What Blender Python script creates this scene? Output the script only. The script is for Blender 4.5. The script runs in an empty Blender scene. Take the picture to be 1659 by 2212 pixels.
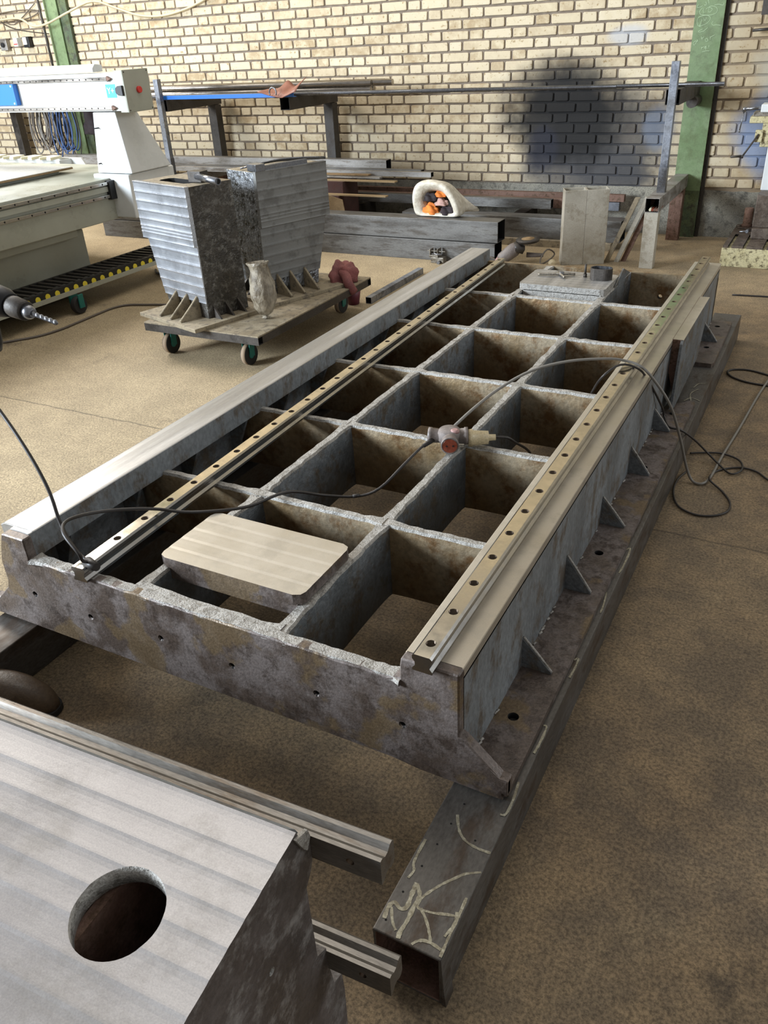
import bpy, bmesh, math, random
from mathutils import Vector, Matrix, Euler
random.seed(7)
scene = bpy.context.scene
COL = scene.collection
# ------------------------------------------------------------------ camera
cam_d = bpy.data.cameras.new('camera'); cam = bpy.data.objects.new('camera', cam_d); COL.objects.link(cam)
R_ = Vector((0.88315265, 0.46640412, -0.05008579)); U_ = Vector((-0.20064132, 0.47210321, 0.85840644)); F_ = Vector((-0.42400996, 0.74805465, -0.51051915))
m3 = Matrix((R_, U_, -F_)).transposed()
cam.matrix_world = Matrix.Translation((0.51224, -1.05214, 1.44397)) @ m3.to_4x4()
cam_d.sensor_fit = 'VERTICAL'; cam_d.sensor_height = 24; cam_d.lens = 1741.1 / 2212 * 24
cam_d.clip_start = 0.05
scene.camera = cam
# ------------------------------------------------------------------ light
scene.view_settings.view_transform = 'Standard'; scene.view_settings.look = 'None'
scene.view_settings.exposure = 1.0; scene.view_settings.gamma = 1.0
scene.view_settings.use_curve_mapping = False
w = bpy.data.worlds.new('hall_air'); scene.world = w; w.use_nodes = True
w.node_tree.nodes['Background'].inputs[0].default_value = (0.80, 0.79, 0.775, 1)
w.node_tree.nodes['Background'].inputs[1].default_value = 0.21
def area(name, loc, aim, sx, sy, power, col):
    d = bpy.data.lights.new(name, 'AREA'); d.shape = 'RECTANGLE'; d.size = sx; d.size_y = sy
    d.energy = power; d.color = col
    o = bpy.data.objects.new(name, d); COL.objects.link(o); o.location = loc
    o.rotation_euler = (Vector(aim) - Vector(loc)).to_track_quat('-Z', 'Y').to_euler()
    return o
area('door_daylight', (-7.6, -4.2, 3.0), (-1.2, 2.2, 0.2), 3.0, 2.6, 1050, (0.79, 0.89, 1.0))
area('window_daylight', (6.0, 3.5, 3.2), (0.0, 1.8, 0.3), 3.0, 1.6, 60, (0.88, 0.94, 1.0))
area('roof_skylight', (-7.2, 3.6, 4.2), (-2.2, 2.6, 0.0), 2.2, 1.8, 165, (1.0, 0.95, 0.88))
area('roof_light_panel', (-2.0, 2.5, 5.4), (-2.0, 2.5, 0.0), 3.5, 4.0, 45, (1.0, 0.96, 0.9))
# ------------------------------------------------------------------ materials
def lin(h):
    h = h.lstrip('#'); c = [int(h[i:i+2], 16) / 255 for i in (0, 2, 4)]
    return tuple(x / 12.92 if x <= 0.04045 else ((x + 0.055) / 1.055) ** 2.4 for x in c) + (1,)
def newmat(name):
    m = bpy.data.materials.new(name); m.use_nodes = True
    nt = m.node_tree; b = nt.nodes['Principled BSDF']
    return m, nt, b
def N(nt, t, **kw):
    n = nt.nodes.new(t)
    for k, v in kw.items():
        if k.startswith('i_'): n.inputs[k[2:].replace('_', ' ')].default_value = v
        else: setattr(n, k, v)
    return n
def coords(nt, world=True, scale=(1, 1, 1)):
    if world:
        g = nt.nodes.new('ShaderNodeNewGeometry'); out = g.outputs['Position']
    else:
        g = nt.nodes.new('ShaderNodeTexCoord'); out = g.outputs['Object']
    mp = nt.nodes.new('ShaderNodeMapping'); mp.inputs['Scale'].default_value = scale
    nt.links.new(out, mp.inputs['Vector']); return mp.outputs['Vector']
def noise(nt, vec, scale, detail=6, rough=0.6, lo=0.4, hi=0.6):
    n = N(nt, 'ShaderNodeTexNoise'); n.inputs['Scale'].default_value = scale; n.inputs['Detail'].default_value = detail
    n.inputs['Roughness'].default_value = rough; nt.links.new(vec, n.inputs['Vector'])
    r = N(nt, 'ShaderNodeMapRange'); r.inputs['From Min'].default_value = lo; r.inputs['From Max'].default_value = hi
    nt.links.new(n.outputs['Fac'], r.inputs['Value']); return r.outputs['Result'], n.outputs['Fac']
def mix(nt, fac, a, b):
    x = N(nt, 'ShaderNodeMix', data_type='RGBA')
    for s, v in ((6, a), (7, b)):
        if isinstance(v, tuple): x.inputs[s].default_value = v
        else: nt.links.new(v, x.inputs[s])
    if isinstance(fac, float): x.inputs[0].default_value = fac
    else: nt.links.new(fac, x.inputs[0])
    return x.outputs[2]
def bump(nt, b, h, strength, dist=0.01):
    bp = N(nt, 'ShaderNodeBump'); bp.inputs['Strength'].default_value = strength; bp.inputs['Distance'].default_value = dist
    nt.links.new(h, bp.inputs['Height']); nt.links.new(bp.outputs['Normal'], b.inputs['Normal'])
def surf(name, cols, metal=0.0, rough=0.5, scale=8.0, fine=120.0, bstr=0.2, bdist=0.003, world=True, stretch=(1, 1, 1), lo=0.4, hi=0.6, speck=0.25, rvar=0.15):
    """mottled surface: cols = 2 or 3 hex colours, blended by two noises"""
    m, nt, b = newmat(name); v = coords(nt, world, stretch)
    f1, _ = noise(nt, v, scale, 8, 0.65, lo, hi)
    c = mix(nt, f1, lin(cols[0]), lin(cols[1]))
    if len(cols) > 2:
        f2, _ = noise(nt, v, scale * 2.7, 8, 0.7, 0.5, 0.62); c = mix(nt, f2, c, lin(cols[2]))
    if len(cols) > 3:
        f4, _ = noise(nt, v, scale * 0.8, 5, 0.55, 0.55, 0.6)
        c = mix(nt, f4, c, lin(cols[3]))
    f3, raw = noise(nt, v, fine, 3, 0.6, 0.3, 0.7)
    dark = mix(nt, f3, (1 - speck, 1 - speck, 1 - speck, 1), (1 + speck * .6,) * 3 + (1,))
    mm = N(nt, 'ShaderNodeMix', data_type='RGBA', blend_type='MULTIPLY'); mm.inputs[0].default_value = 1
    nt.links.new(c, mm.inputs[6]); nt.links.new(dark, mm.inputs[7])
    nt.links.new(mm.outputs[2], b.inputs['Base Color'])
    b.inputs['Metallic'].default_value = metal
    rr = N(nt, 'ShaderNodeMapRange'); rr.inputs['To Min'].default_value = max(0.02, rough - rvar); rr.inputs['To Max'].default_value = min(1, rough + rvar)
    nt.links.new(f1, rr.inputs['Value']); nt.links.new(rr.outputs['Result'], b.inputs['Roughness'])
    if bstr: bump(nt, b, raw, bstr, bdist)
    return m
def plain(name, h, metal=0.0, rough=0.5):
    m, nt, b = newmat(name); b.inputs['Base Color'].default_value = lin(h); b.inputs['Metallic'].default_value = metal; b.inputs['Roughness'].default_value = rough
    return m
M = {}
M['castside'] = surf('cast_side', ['#777b7d', '#84888a', '#675f55'], .35, .62, 5, 90, .5, .004, stretch=(1, 1, .6))
M['castrib'] = surf('cast_rib', ['#8a7556', '#8f826c', '#6e5334'], .45, .55, 4, 70, .45, .004)
M['castlong'] = surf('cast_long', ['#656a6d', '#74787b', '#635b50'], .4, .6, 5, 80, .6, .005)
M['ground'] = surf('ground_edge', ['#9c9993', '#aeaaa3', '#7f7a72'], .3, .6, 26, 220, .8, .004)
M['front'] = surf('front_scale', ['#5e524a', '#746a65', '#4a3f38', '#6f5e48'], .25, .55, 9, 140, .45, .003, lo=.43, hi=.57, speck=.3)
M['machined'] = surf('machined', ['#b5ac9c', '#bbb3a5', '#aea698'], .55, .38, 4, 400, .1, .001, speck=.07, rvar=.05)
M['machgrey'] = surf('machined_grey', ['#93918e', '#b4b1ad', '#a09d98'], .6, .4, 8, 400, .12, .001, speck=.12, stretch=(2, .12, 1), rvar=.06)
M['gantry'] = surf('gantry_face', ['#aaa5a3', '#b0aba8', '#a19c98'], .6, .36, 3, 420, .12, .001, speck=.12, rvar=.05)
M['gantryend'] = surf('gantry_end', ['#554f4d', '#6b6461', '#8d8a88'], .35, .5, 7, 90, .5, .004, lo=.42, hi=.62)
M['rail'] = surf('rail_steel', ['#cfc6b4', '#bdb4a2'], 1.0, .2, 14, 300, .03, .001, speck=.06, rvar=.06)
M['railside'] = surf('rail_side', ['#bdbbb7', '#a9a7a3'], 1.0, .22, 14, 300, .03, .001, speck=.06, rvar=.05)
M['raildirty'] = surf('rail_used', ['#77726b', '#86817a', '#695c4e'], .75, .38, 3, 200, .15, .001, stretch=(.3, 2, 2))
M['tube'] = surf('mill_scale', ['#54504b', '#67635e', '#4d4238'], .55, .5, 5, 160, .15, .001, stretch=(1, .4, 1))
M['tubex'] = surf('mill_scale_long', ['#615f5c', '#72706c', '#514c46'], .5, .5, 5, 160, .15, .001, stretch=(.35, 1, 2))
M['tubelt'] = surf('steel_light', ['#8b8782', '#9f9b95', '#726a60'], .5, .5, 5, 160, .1, .001, stretch=(.35, 1, 2))
M['blacktube'] = surf('tube_inside', ['#241c14', '#35261a'], .2, .8, 8, 100, .1)
M['rusty'] = surf('rusty_steel', ['#6b4f42', '#7d6356', '#55402f'], .3, .7, 12, 180, .3)
M['pipe'] = surf('pipe_bright', ['#aaa39a', '#8f8880'], .95, .3, 6, 120, .05, .001, stretch=(.2, 1, 1))
M['bar'] = surf('bar_steel', ['#8b8d92', '#6f7074'], .9, .35, 6, 120, .05, .001)
M['post'] = surf('post_steel', ['#9a9da3', '#7f8289', '#5e6066'], .8, .4, 4, 140, .05, .001)
M['postw'] = surf('post_ground', ['#a8a294', '#b3ad9f', '#98907f'], .3, .55, 4, 140, .1, .001, speck=.12)
M['green'] = surf('green_paint', ['#647752', '#6f815a', '#5c6a48'], .0, .5, 4, 90, .15, .001, speck=.1)
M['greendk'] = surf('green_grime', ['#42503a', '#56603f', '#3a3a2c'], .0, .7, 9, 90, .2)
M['chalk'] = plain('chalk', '#b4c8a4', 0, .9)
M['paintmark'] = surf('grinding_mark', ['#9c9783', '#8b836f', '#b0ab98'], .4, .55, 60, 300, .2)
M['router'] = surf('router_paint', ['#9a9b8e', '#a2a396'], 0, .42, 3, 500, .03, .0005, speck=.04)
M['routerw'] = surf('router_white', ['#c8cac8', '#d2d4d2'], 0, .4, 3, 500, .02, .0005, speck=.03)
M['alu'] = surf('col_machined', ['#b9bcc2', '#c0c3c8', '#aeb1b6'], .75, .3, 4, 300, .08, .001, speck=.08, rvar=.06)
M['aludk'] = surf('col_machined_matt', ['#787876', '#82827f', '#6a6966'], .5, .5, 4, 300, .08, .001, speck=.1, rvar=.06)
M['coldark'] = surf('col_cast', ['#3d3a35', '#4c4740', '#6d6a64'], .4, .5, 9, 70, .8, .006, lo=.42, hi=.62)
M['colfoil'] = surf('col_painted_silver', ['#8d9094', '#a3a6aa', '#4a463e'], .7, .35, 12, 60, 1.0, .006)
M['dust'] = surf('dusty_steel', ['#8a7d66', '#968a73', '#6b6152'], .15, .75, 10, 200, .3)
M['dark'] = surf('dark_steel', ['#3a3632', '#4a443e'], .4, .55, 12, 120, .2)
M['black'] = plain('black_plastic', '#141416', 0, .5)
M['hole'] = plain('deep_hole', '#0c0a08', 0, .9)
M['yellow'] = plain('yellow_plastic', '#d8c63a', 0, .45)
M['blue'] = plain('blue_plastic', '#1f6cc4', 0, .4)
M['cyan'] = plain('cyan_sticker', '#2aa0dc', 0, .4)
M['white'] = plain('white_print', '#e8eef2', 0, .5)
M['red'] = plain('red_button', '#c8322c', 0, .4)
M['teal'] = plain('teal_caster', '#1d6b62', .1, .45)
M['rubber'] = plain('rubber', '#23211f', 0, .7)
M['tread'] = plain('wheel_tread', '#8e7a63', 0, .75)
M['cable'] = plain('cable_dark', '#2a2522', 0, .5)
M['cableg'] = plain('cable_grey', '#77736c', 0, .5)
M['cablecream'] = plain('cable_cream', '#b8aa88', 0, .55)
M['cablebr'] = plain('cable_brown_grey', '#5a5148', 0, .5)
M['cableblue'] = plain('cable_blue', '#2d4a78', 0, .5)
M['cream'] = surf('cream_plastic', ['#c9b893', '#bba985'], 0, .5, 20, 200, .1)
M['boardtop'] = surf('mdf_top', ['#c4c1ba', '#cfccc5'], 0, .6, 3, 200, .05)
M['pale'] = plain('pale_plastic', '#d8d2b6', 0, .5)
M['grip'] = surf('grey_plastic', ['#6d645f', '#7b716b'], 0, .55, 20, 200, .1)
M['socket'] = surf('brown_socket', ['#6e3322', '#83402c'], 0, .4, 20, 200, .1)
M['pinkgrey'] = plain('pinkish_plastic', '#9a7772', 0, .5)
M['orange'] = surf('orange_cloth', ['#d9742a', '#e08538'], 0, .85, 20, 150, .3)
M['darkcloth'] = surf('dark_cloth', ['#241c1e', '#302528'], 0, .9, 20, 150, .3)
M['pinkcloth'] = surf('pink_cloth', ['#a8857a', '#b8968a'], 0, .9, 20, 150, .3)
M['mauve'] = surf('mauve_cloth', ['#73413f', '#85504c'], 0, .85, 14, 150, .4)
M['darkmaroon'] = surf('dark_maroon', ['#3f2824', '#4b302b'], 0, .8, 8, 100, .2)
M['maroon'] = plain('maroon_plastic', '#5e2633', 0, .5)
M['leather'] = surf('leather', ['#7e4f3e', '#8f5d4a'], 0, .55, 14, 150, .2)
M['card'] = surf('cardboard', ['#8d7350', '#7d6647'], 0, .85, 10, 150, .2)
M['wood'] = surf('wood_strip', ['#a48c66', '#8d7654'], 0, .7, 6, 150, .2, stretch=(.3, 2, 2))
M['boot'] = surf('boot_leather', ['#4d3f31', '#5d4d3b'], 0, .5, 10, 120, .3)
M['vise'] = surf('vise_steel', ['#7d776c', '#8d867a', '#574c3e'], .6, .42, 18, 120, .2)
M['milldk'] = surf('mill_table_iron', ['#5c5046', '#6d6156', '#4b4038'], .4, .55, 12, 150, .2)
M['creampaint'] = surf('chipped_cream_paint', ['#b5aa80', '#bfb58e', '#5e5238'], 0, .6, 14, 150, .2)
def bagmat():
    m, nt, b = newmat('white_sack'); v = coords(nt)
    f, raw = noise(nt, v, 18, 6, .6); nt.links.new(mix(nt, f, lin('#cfc8b8'), lin('#b3aa98')), b.inputs['Base Color'])
    b.inputs['Roughness'].default_value = .55; bump(nt, b, raw, .5, .02); return m
M['sack'] = bagmat()
def filmmat():
    m, nt, b = newmat('clear_film'); v = coords(nt, True, (1, 1, .6))
    f, raw = noise(nt, v, 30, 6, .6); nt.links.new(mix(nt, f, lin('#a59a86'), lin('#6a5f4e')), b.inputs['Base Color'])
    b.inputs['Roughness'].default_value = .3; b.inputs['Alpha'].default_value = .72; bump(nt, b, raw, .8, .02); return m
M['film'] = filmmat()
# rib top faces + sides share one mesh: two slots
def floor_mat():
    m, nt, b = newmat('concrete'); v = coords(nt)
    big, _ = noise(nt, v, .9, 6, .6, .38, .62); mid, _ = noise(nt, v, 5, 8, .7, .42, .62)
    fine, raw = noise(nt, v, 130, 5, .8, .40, .60); grit, raw2 = noise(nt, v, 260, 2, .5, .45, .7)
    lighter = mix(nt, mid, lin('#9c8c70'), lin('#ab9a7c'))
    darker = mix(nt, mid, lin('#635544'), lin('#836f54'))
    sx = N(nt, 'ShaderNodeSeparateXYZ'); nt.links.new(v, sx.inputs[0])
    # tan on the left, blending to deeper brown around and right of the bed
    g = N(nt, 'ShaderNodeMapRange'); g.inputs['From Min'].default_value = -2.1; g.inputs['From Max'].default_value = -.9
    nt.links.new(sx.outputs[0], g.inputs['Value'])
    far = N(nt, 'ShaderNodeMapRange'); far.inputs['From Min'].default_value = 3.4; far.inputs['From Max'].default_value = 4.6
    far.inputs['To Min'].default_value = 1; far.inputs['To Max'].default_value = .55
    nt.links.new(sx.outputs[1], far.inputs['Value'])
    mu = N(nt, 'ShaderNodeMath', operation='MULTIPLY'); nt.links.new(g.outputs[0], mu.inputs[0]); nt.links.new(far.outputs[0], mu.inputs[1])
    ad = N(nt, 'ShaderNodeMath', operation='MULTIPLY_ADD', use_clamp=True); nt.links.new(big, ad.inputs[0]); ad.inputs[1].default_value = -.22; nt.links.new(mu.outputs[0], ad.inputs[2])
    c = mix(nt, ad.outputs[0], lighter, darker)
    pt, _ = noise(nt, v, 3.1, 9, .8, .56, .72)
    c = mix(nt, pt, c, mix(nt, .55, c, lin('#9c8a6c')))
    gr, _ = noise(nt, v, 48, 6, .8, .52, .66)
    c = mix(nt, gr, c, mix(nt, .35, c, lin('#2f2820')))
    st, _ = noise(nt, v, 2.3, 8, .75, .6, .7)
    c = mix(nt, st, c, mix(nt, .6, c, lin('#2e2822')))
    mm = N(nt, 'ShaderNodeMix', data_type='RGBA', blend_type='MULTIPLY'); mm.inputs[0].default_value = 1
    nt.links.new(c, mm.inputs[6]); nt.links.new(mix(nt, fine, (.55, .53, .50, 1), (1.42, 1.40, 1.36, 1)), mm.inputs[7])
    c = mm.outputs[2]
    # casting joint across the hall at y = 1.31 and one along x
    wv, wr = noise(nt, v, 6, 4, .6, 0, 1)
    dj = N(nt, 'ShaderNodeMath', operation='MULTIPLY_ADD'); nt.links.new(wr, dj.inputs[0]); dj.inputs[1].default_value = .03; nt.links.new(sx.outputs[1], dj.inputs[2])
    d2 = N(nt, 'ShaderNodeMath', operation='SUBTRACT'); nt.links.new(dj.outputs[0], d2.inputs[0]); d2.inputs[1].default_value = 1.325
    d3 = N(nt, 'ShaderNodeMath', operation='ABSOLUTE'); nt.links.new(d2.outputs[0], d3.inputs[0])
    d4 = N(nt, 'ShaderNodeMath', operation='LESS_THAN'); nt.links.new(d3.outputs[0], d4.inputs[0]); d4.inputs[1].default_value = .005
    c = mix(nt, d4.outputs[0], c, mix(nt, .5, c, lin('#2a231c')))
    nt.links.new(c, b.inputs['Base Color']); b.inputs['Roughness'].default_value = .72
    bump(nt, b, raw, .5, .004); return m
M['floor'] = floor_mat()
def brick_mat(name='buff_brick', mort=False):
    m, nt, b = newmat(name); v = coords(nt)
    at = N(nt, 'ShaderNodeAttribute', attribute_name='tone')
    base = mix(nt, at.outputs['Fac'], lin('#a08c6c'), lin('#c9bca2'))
    f, _ = noise(nt, v, 14, 6, .65, .4, .65); base = mix(nt, f, base, lin('#c3b598'))
    f2, _ = noise(nt, v, 40, 5, .7, .58, .68); base = mix(nt, f2, base, lin('#8f7852'))
    if mort: base = mix(nt, f, lin('#75685a'), lin('#877a6a'))
    # soot and blue overspray left on the bricks
    sx = N(nt, 'ShaderNodeSeparateXYZ'); nt.links.new(v, sx.inputs[0])
    _, warp = noise(nt, v, 3.0, 4, .6)
    def blob(cx, cz, rx, rz, lo, hi):
        a = N(nt, 'ShaderNodeCombineXYZ')
        for k, (o, c0, r0) in enumerate(((0, cx, rx), (2, cz, rz))):
            s = N(nt, 'ShaderNodeMath', operation='SUBTRACT'); nt.links.new(sx.outputs[o], s.inputs[0]); s.inputs[1].default_value = c0
            d = N(nt, 'ShaderNodeMath', operation='DIVIDE'); nt.links.new(s.outputs[0], d.inputs[0]); d.inputs[1].default_value = r0
            nt.links.new(d.outputs[0], a.inputs[k])
        l = N(nt, 'ShaderNodeVectorMath', operation='LENGTH'); nt.links.new(a.outputs[0], l.inputs[0])
        wadd = N(nt, 'ShaderNodeMath', operation='MULTIPLY_ADD'); nt.links.new(warp, wadd.inputs[0]); wadd.inputs[1].default_value = .9; nt.links.new(l.outputs['Value'], wadd.inputs[2])
        r = N(nt, 'ShaderNodeMapRange', interpolation_type='SMOOTHSTEP'); r.inputs['From Min'].default_value = hi + .45; r.inputs['From Max'].default_value = lo + .45
        nt.links.new(wadd.outputs[0], r.inputs['Value']); return r.outputs['Result']
    c = base
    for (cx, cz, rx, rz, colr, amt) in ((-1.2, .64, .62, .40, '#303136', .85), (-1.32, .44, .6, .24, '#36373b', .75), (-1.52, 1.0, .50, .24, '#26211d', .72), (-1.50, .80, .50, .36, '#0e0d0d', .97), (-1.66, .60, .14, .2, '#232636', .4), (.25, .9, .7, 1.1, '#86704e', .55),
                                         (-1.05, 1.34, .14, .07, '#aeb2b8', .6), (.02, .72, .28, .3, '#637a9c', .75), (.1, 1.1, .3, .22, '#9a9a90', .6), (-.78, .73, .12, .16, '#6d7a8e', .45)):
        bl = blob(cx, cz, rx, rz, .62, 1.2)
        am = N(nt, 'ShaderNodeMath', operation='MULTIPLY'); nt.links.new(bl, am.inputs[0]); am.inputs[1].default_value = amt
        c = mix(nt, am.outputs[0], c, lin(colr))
    # trodden grime on the right-hand bay
    nt.links.new(c, b.inputs['Base Color']); b.inputs['Roughness'].default_value = .85
    _, raw = noise(nt, v, 60, 5, .7); bump(nt, b, raw, .35, .006); return m
M['brick'] = brick_mat(); M['mortar'] = brick_mat('mortar', True)
M['plinth'] = surf('plinth_render', ['#77746b', '#8d897c', '#5d5a52'], 0, .9, 5, 130, .7, .008, speck=.35)
# ------------------------------------------------------------------ geometry helpers
class MB:
    def __init__(s): s.bm = bmesh.new()
    def face(s, pts, mi=0):
        f = s.bm.faces.new([s.bm.verts.new(p) for p in pts]); f.material_index = mi; return f
    def prism(s, poly, a, b, axis='y', mi=0, topmi=None):
        """extrude a 2-D polygon between a and b on an axis. axis y: (x,z); axis x: (y,z); axis z: (x,y)"""
        def P(p, t):
            return {'y': (p[0], t, p[1]), 'x': (t, p[0], p[1]), 'z': (p[0], p[1], t)}[axis]
        A = [s.bm.verts.new(P(p, a)) for p in poly]; B = [s.bm.verts.new(P(p, b)) for p in poly]
        n = len(poly); fs = []
        fs.append(s.bm.faces.new(A)); fs.append(s.bm.faces.new(B[::-1]))
        for i in range(n): fs.append(s.bm.faces.new((A[i], B[i], B[(i+1) % n], A[(i+1) % n])))
        for f in fs: f.material_index = mi
        return fs
    def box(s, x0, x1, y0, y1, z0, z1, mi=0, bev=0):
        if bev:
            b = bev; poly = [(x0+b, y0), (x1-b, y0), (x1, y0+b), (x1, y1-b), (x1-b, y1), (x0+b, y1), (x0, y1-b), (x0, y0+b)]
            fs = s.prism(poly, z0, z1, 'z', mi)
            return fs
        return s.prism([(x0, y0), (x1, y0), (x1, y1), (x0, y1)], z0, z1, 'z', mi)
    def cyl(s, p, q, r, n=20, r2=None, mi=0, cap=True):
        p = Vector(p); q = Vector(q); r2 = r if r2 is None else r2
        d = (q - p).normalized(); a = d.orthogonal().normalized(); b = d.cross(a)
        A = []; B = []
        for i in range(n):
            t = 2 * math.pi * i / n; o = a * math.cos(t) + b * math.sin(t)
            A.append(s.bm.verts.new(p + o * r)); B.append(s.bm.verts.new(q + o * r2))
        for i in range(n):
            f = s.bm.faces.new((A[i], A[(i+1) % n], B[(i+1) % n], B[i])); f.smooth = True; f.material_index = mi
        if cap:
            for L in (A[::-1], B):
                f = s.bm.faces.new(L); f.material_index = mi
    def lathe(s, p, d, prof, n=24, mi=0):
        """prof = [(distance along d, radius)]"""
        p = Vector(p); d = Vector(d).normalized(); a = d.orthogonal().normalized(); b = d.cross(a); rings = []
        for t, r in prof:
            rings.append([s.bm.verts.new(p + d * t + (a * math.cos(2*math.pi*i/n) + b * math.sin(2*math.pi*i/n)) * max(r, 1e-5)) for i in range(n)])
        for k in range(len(rings)-1):
            for i in range(n):
                f = s.bm.faces.new((rings[k][i], rings[k][(i+1) % n], rings[k+1][(i+1) % n], rings[k+1][i])); f.smooth = True; f.material_index = mi
        s.bm.faces.new(rings[0][::-1]).material_index = mi; s.bm.faces.new(rings[-1]).material_index = mi
    def tube(s, pts, r, n=8, mi=0, smooth=4):
        P = [Vector(p) for p in pts]
        if smooth and len(P) > 2:
            Q = []
            for i in range(len(P)-1):
                p0 = P[max(i-1, 0)]; p1 = P[i]; p2 = P[i+1]; p3 = P[min(i+2, len(P)-1)]
                for k in range(smooth):
                    t = k / smooth
                    Q.append(.5 * ((2*p1) + (p2-p0)*t + (2*p0-5*p1+4*p2-p3)*t*t + (3*p1-p0-3*p2+p3)*t**3))
            Q.append(P[-1]); P = Q
        prev = None; a = None; rings = []
        for i, p in enumerate(P):
            d = (P[min(i+1, len(P)-1)] - P[max(i-1, 0)])
            if d.length < 1e-7: d = Vector((0, 0, 1))
            d.normalize()
            a = d.orthogonal().normalized() if a is None else (a - d * a.dot(d)).normalized()
            b = d.cross(a)
            rings.append([s.bm.verts.new(p + (a * math.cos(2*math.pi*k/n) + b * math.sin(2*math.pi*k/n)) * r) for k in range(n)])
        for A, B in zip(rings, rings[1:]):
            for k in range(n):
                f = s.bm.faces.new((A[k], A[(k+1) % n], B[(k+1) % n], B[k])); f.smooth = True; f.material_index = mi
        s.bm.faces.new(rings[0][::-1]).material_index = mi; s.bm.faces.new(rings[-1]).material_index = mi
    def hollow(s, axis, a, b, u0, u1, v0, v1, t, mi=0, inner=1):
        """square hollow section along axis x or y between a and b; (u,v) = other horizontal, z"""
        o = [(u0, v0), (u1, v0), (u1, v1), (u0, v1)]; i = [(u0+t, v0+t), (u1-t, v0+t), (u1-t, v1-t), (u0+t, v1-t)]
        def P(p, c): return (c, p[0], p[1]) if axis == 'x' else ((p[0], c, p[1]) if axis == 'y' else (p[0], p[1], c))
        R = [[s.bm.verts.new(P(p, c)) for p in L] for L in (o, i) for c in (a, b)]
        Oa, Ob, Ia, Ib = R
        for k in range(4):
            j = (k+1) % 4
            s.bm.faces.new((Oa[k], Oa[j], Ob[j], Ob[k])).material_index = mi
            s.bm.faces.new((Ia[j], Ia[k], Ib[k], Ib[j])).material_index = inner
            s.bm.faces.new((Oa[j], Oa[k], Ia[k], Ia[j])).material_index = mi
            s.bm.faces.new((Ob[k], Ob[j], Ib[j], Ib[k])).material_index = mi
    def xf(s, mtx): bmesh.ops.transform(s.bm, matrix=mtx, verts=s.bm.verts)
    def build(s, name, mats, parent=None, bevel=0, loc=None, smooth=False):
        bmesh.ops.recalc_face_normals(s.bm, faces=s.bm.faces)
        me = bpy.data.meshes.new(name); s.bm.to_mesh(me); s.bm.free()
        if not isinstance(mats, (list, tuple)): mats = [mats]
        for m in mats: me.materials.append(M[m] if isinstance(m, str) else m)
        if smooth:
            for p in me.polygons: p.use_smooth = True
        o = bpy.data.objects.new(name, me); COL.objects.link(o)
        if parent: o.parent = parent
        if loc: o.location = loc
        if bevel:
            bv = o.modifiers.new('bevel', 'BEVEL'); bv.width = bevel; bv.segments = 2; bv.limit_method = 'ANGLE'; bv.angle_limit = math.radians(40)
        return o
def empty(name, loc=(0, 0, 0), rz=0):
    o = bpy.data.objects.new(name, None); COL.objects.link(o); o.location = loc; o.rotation_euler = (0, 0, rz); o.empty_display_size = .05
    return o
def tag(o, label, cat, group=None, kind=None):
    o['label'] = label; o['category'] = cat
    if group: o['group'] = group
    if kind: o['kind'] = kind
    return o
def struct(o): o['kind'] = 'structure'; return o
def cut(o, cutter_mb, mat='hole'):
    """subtract the cutter's volume from o and bake it; the cutter is removed"""
    c = cutter_mb.build('cutter', mat)
    c.parent = o.parent; c.location = o.location; c.rotation_euler = o.rotation_euler
    md = o.modifiers.new('cut', 'BOOLEAN'); md.operation = 'DIFFERENCE'; md.object = c; md.solver = 'EXACT'
    try: md.material_mode = 'TRANSFER'
    except Exception: pass
    bpy.context.view_layer.update()
    dg = bpy.context.evaluated_depsgraph_get()
    me = bpy.data.meshes.new_from_object(o.evaluated_get(dg), preserve_all_data_layers=True, depsgraph=dg)
    old = o.data; nm = old.name; o.modifiers.clear(); o.data = me; me.name = nm
    bpy.data.objects.remove(c, do_unlink=True)
    return o
def copy_tree(o, parent=None):
    c = o.copy(); COL.objects.link(c); c.parent = parent
    for ch in list(o.children): copy_tree(ch, c)
    return c
def text_mesh(name, s, size, mat, mtx, parent, ext=.0006):
    cu = bpy.data.curves.new(name, 'FONT'); cu.body = s; cu.size = size; cu.extrude = ext; cu.align_x = 'CENTER'; cu.align_y = 'CENTER'
    o = bpy.data.objects.new(name, cu); COL.objects.link(o); bpy.context.view_layer.update()
    me = bpy.data.meshes.new_from_object(o); bpy.data.objects.remove(o, do_unlink=True)
    me.materials.append(M[mat]); me.transform(mtx)
    r = bpy.data.objects.new(name, me); COL.objects.link(r); r.parent = parent; return r
XZ = Matrix.Rotation(math.pi/2, 4, 'X')     # text plane facing -y

# ------------------------------------------------------------------ the hall
WY = 5.63
b = MB(); b.box(-14, 5, -5, WY + .2, -.12, 0); struct(b.build('floor', 'floor'))
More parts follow.
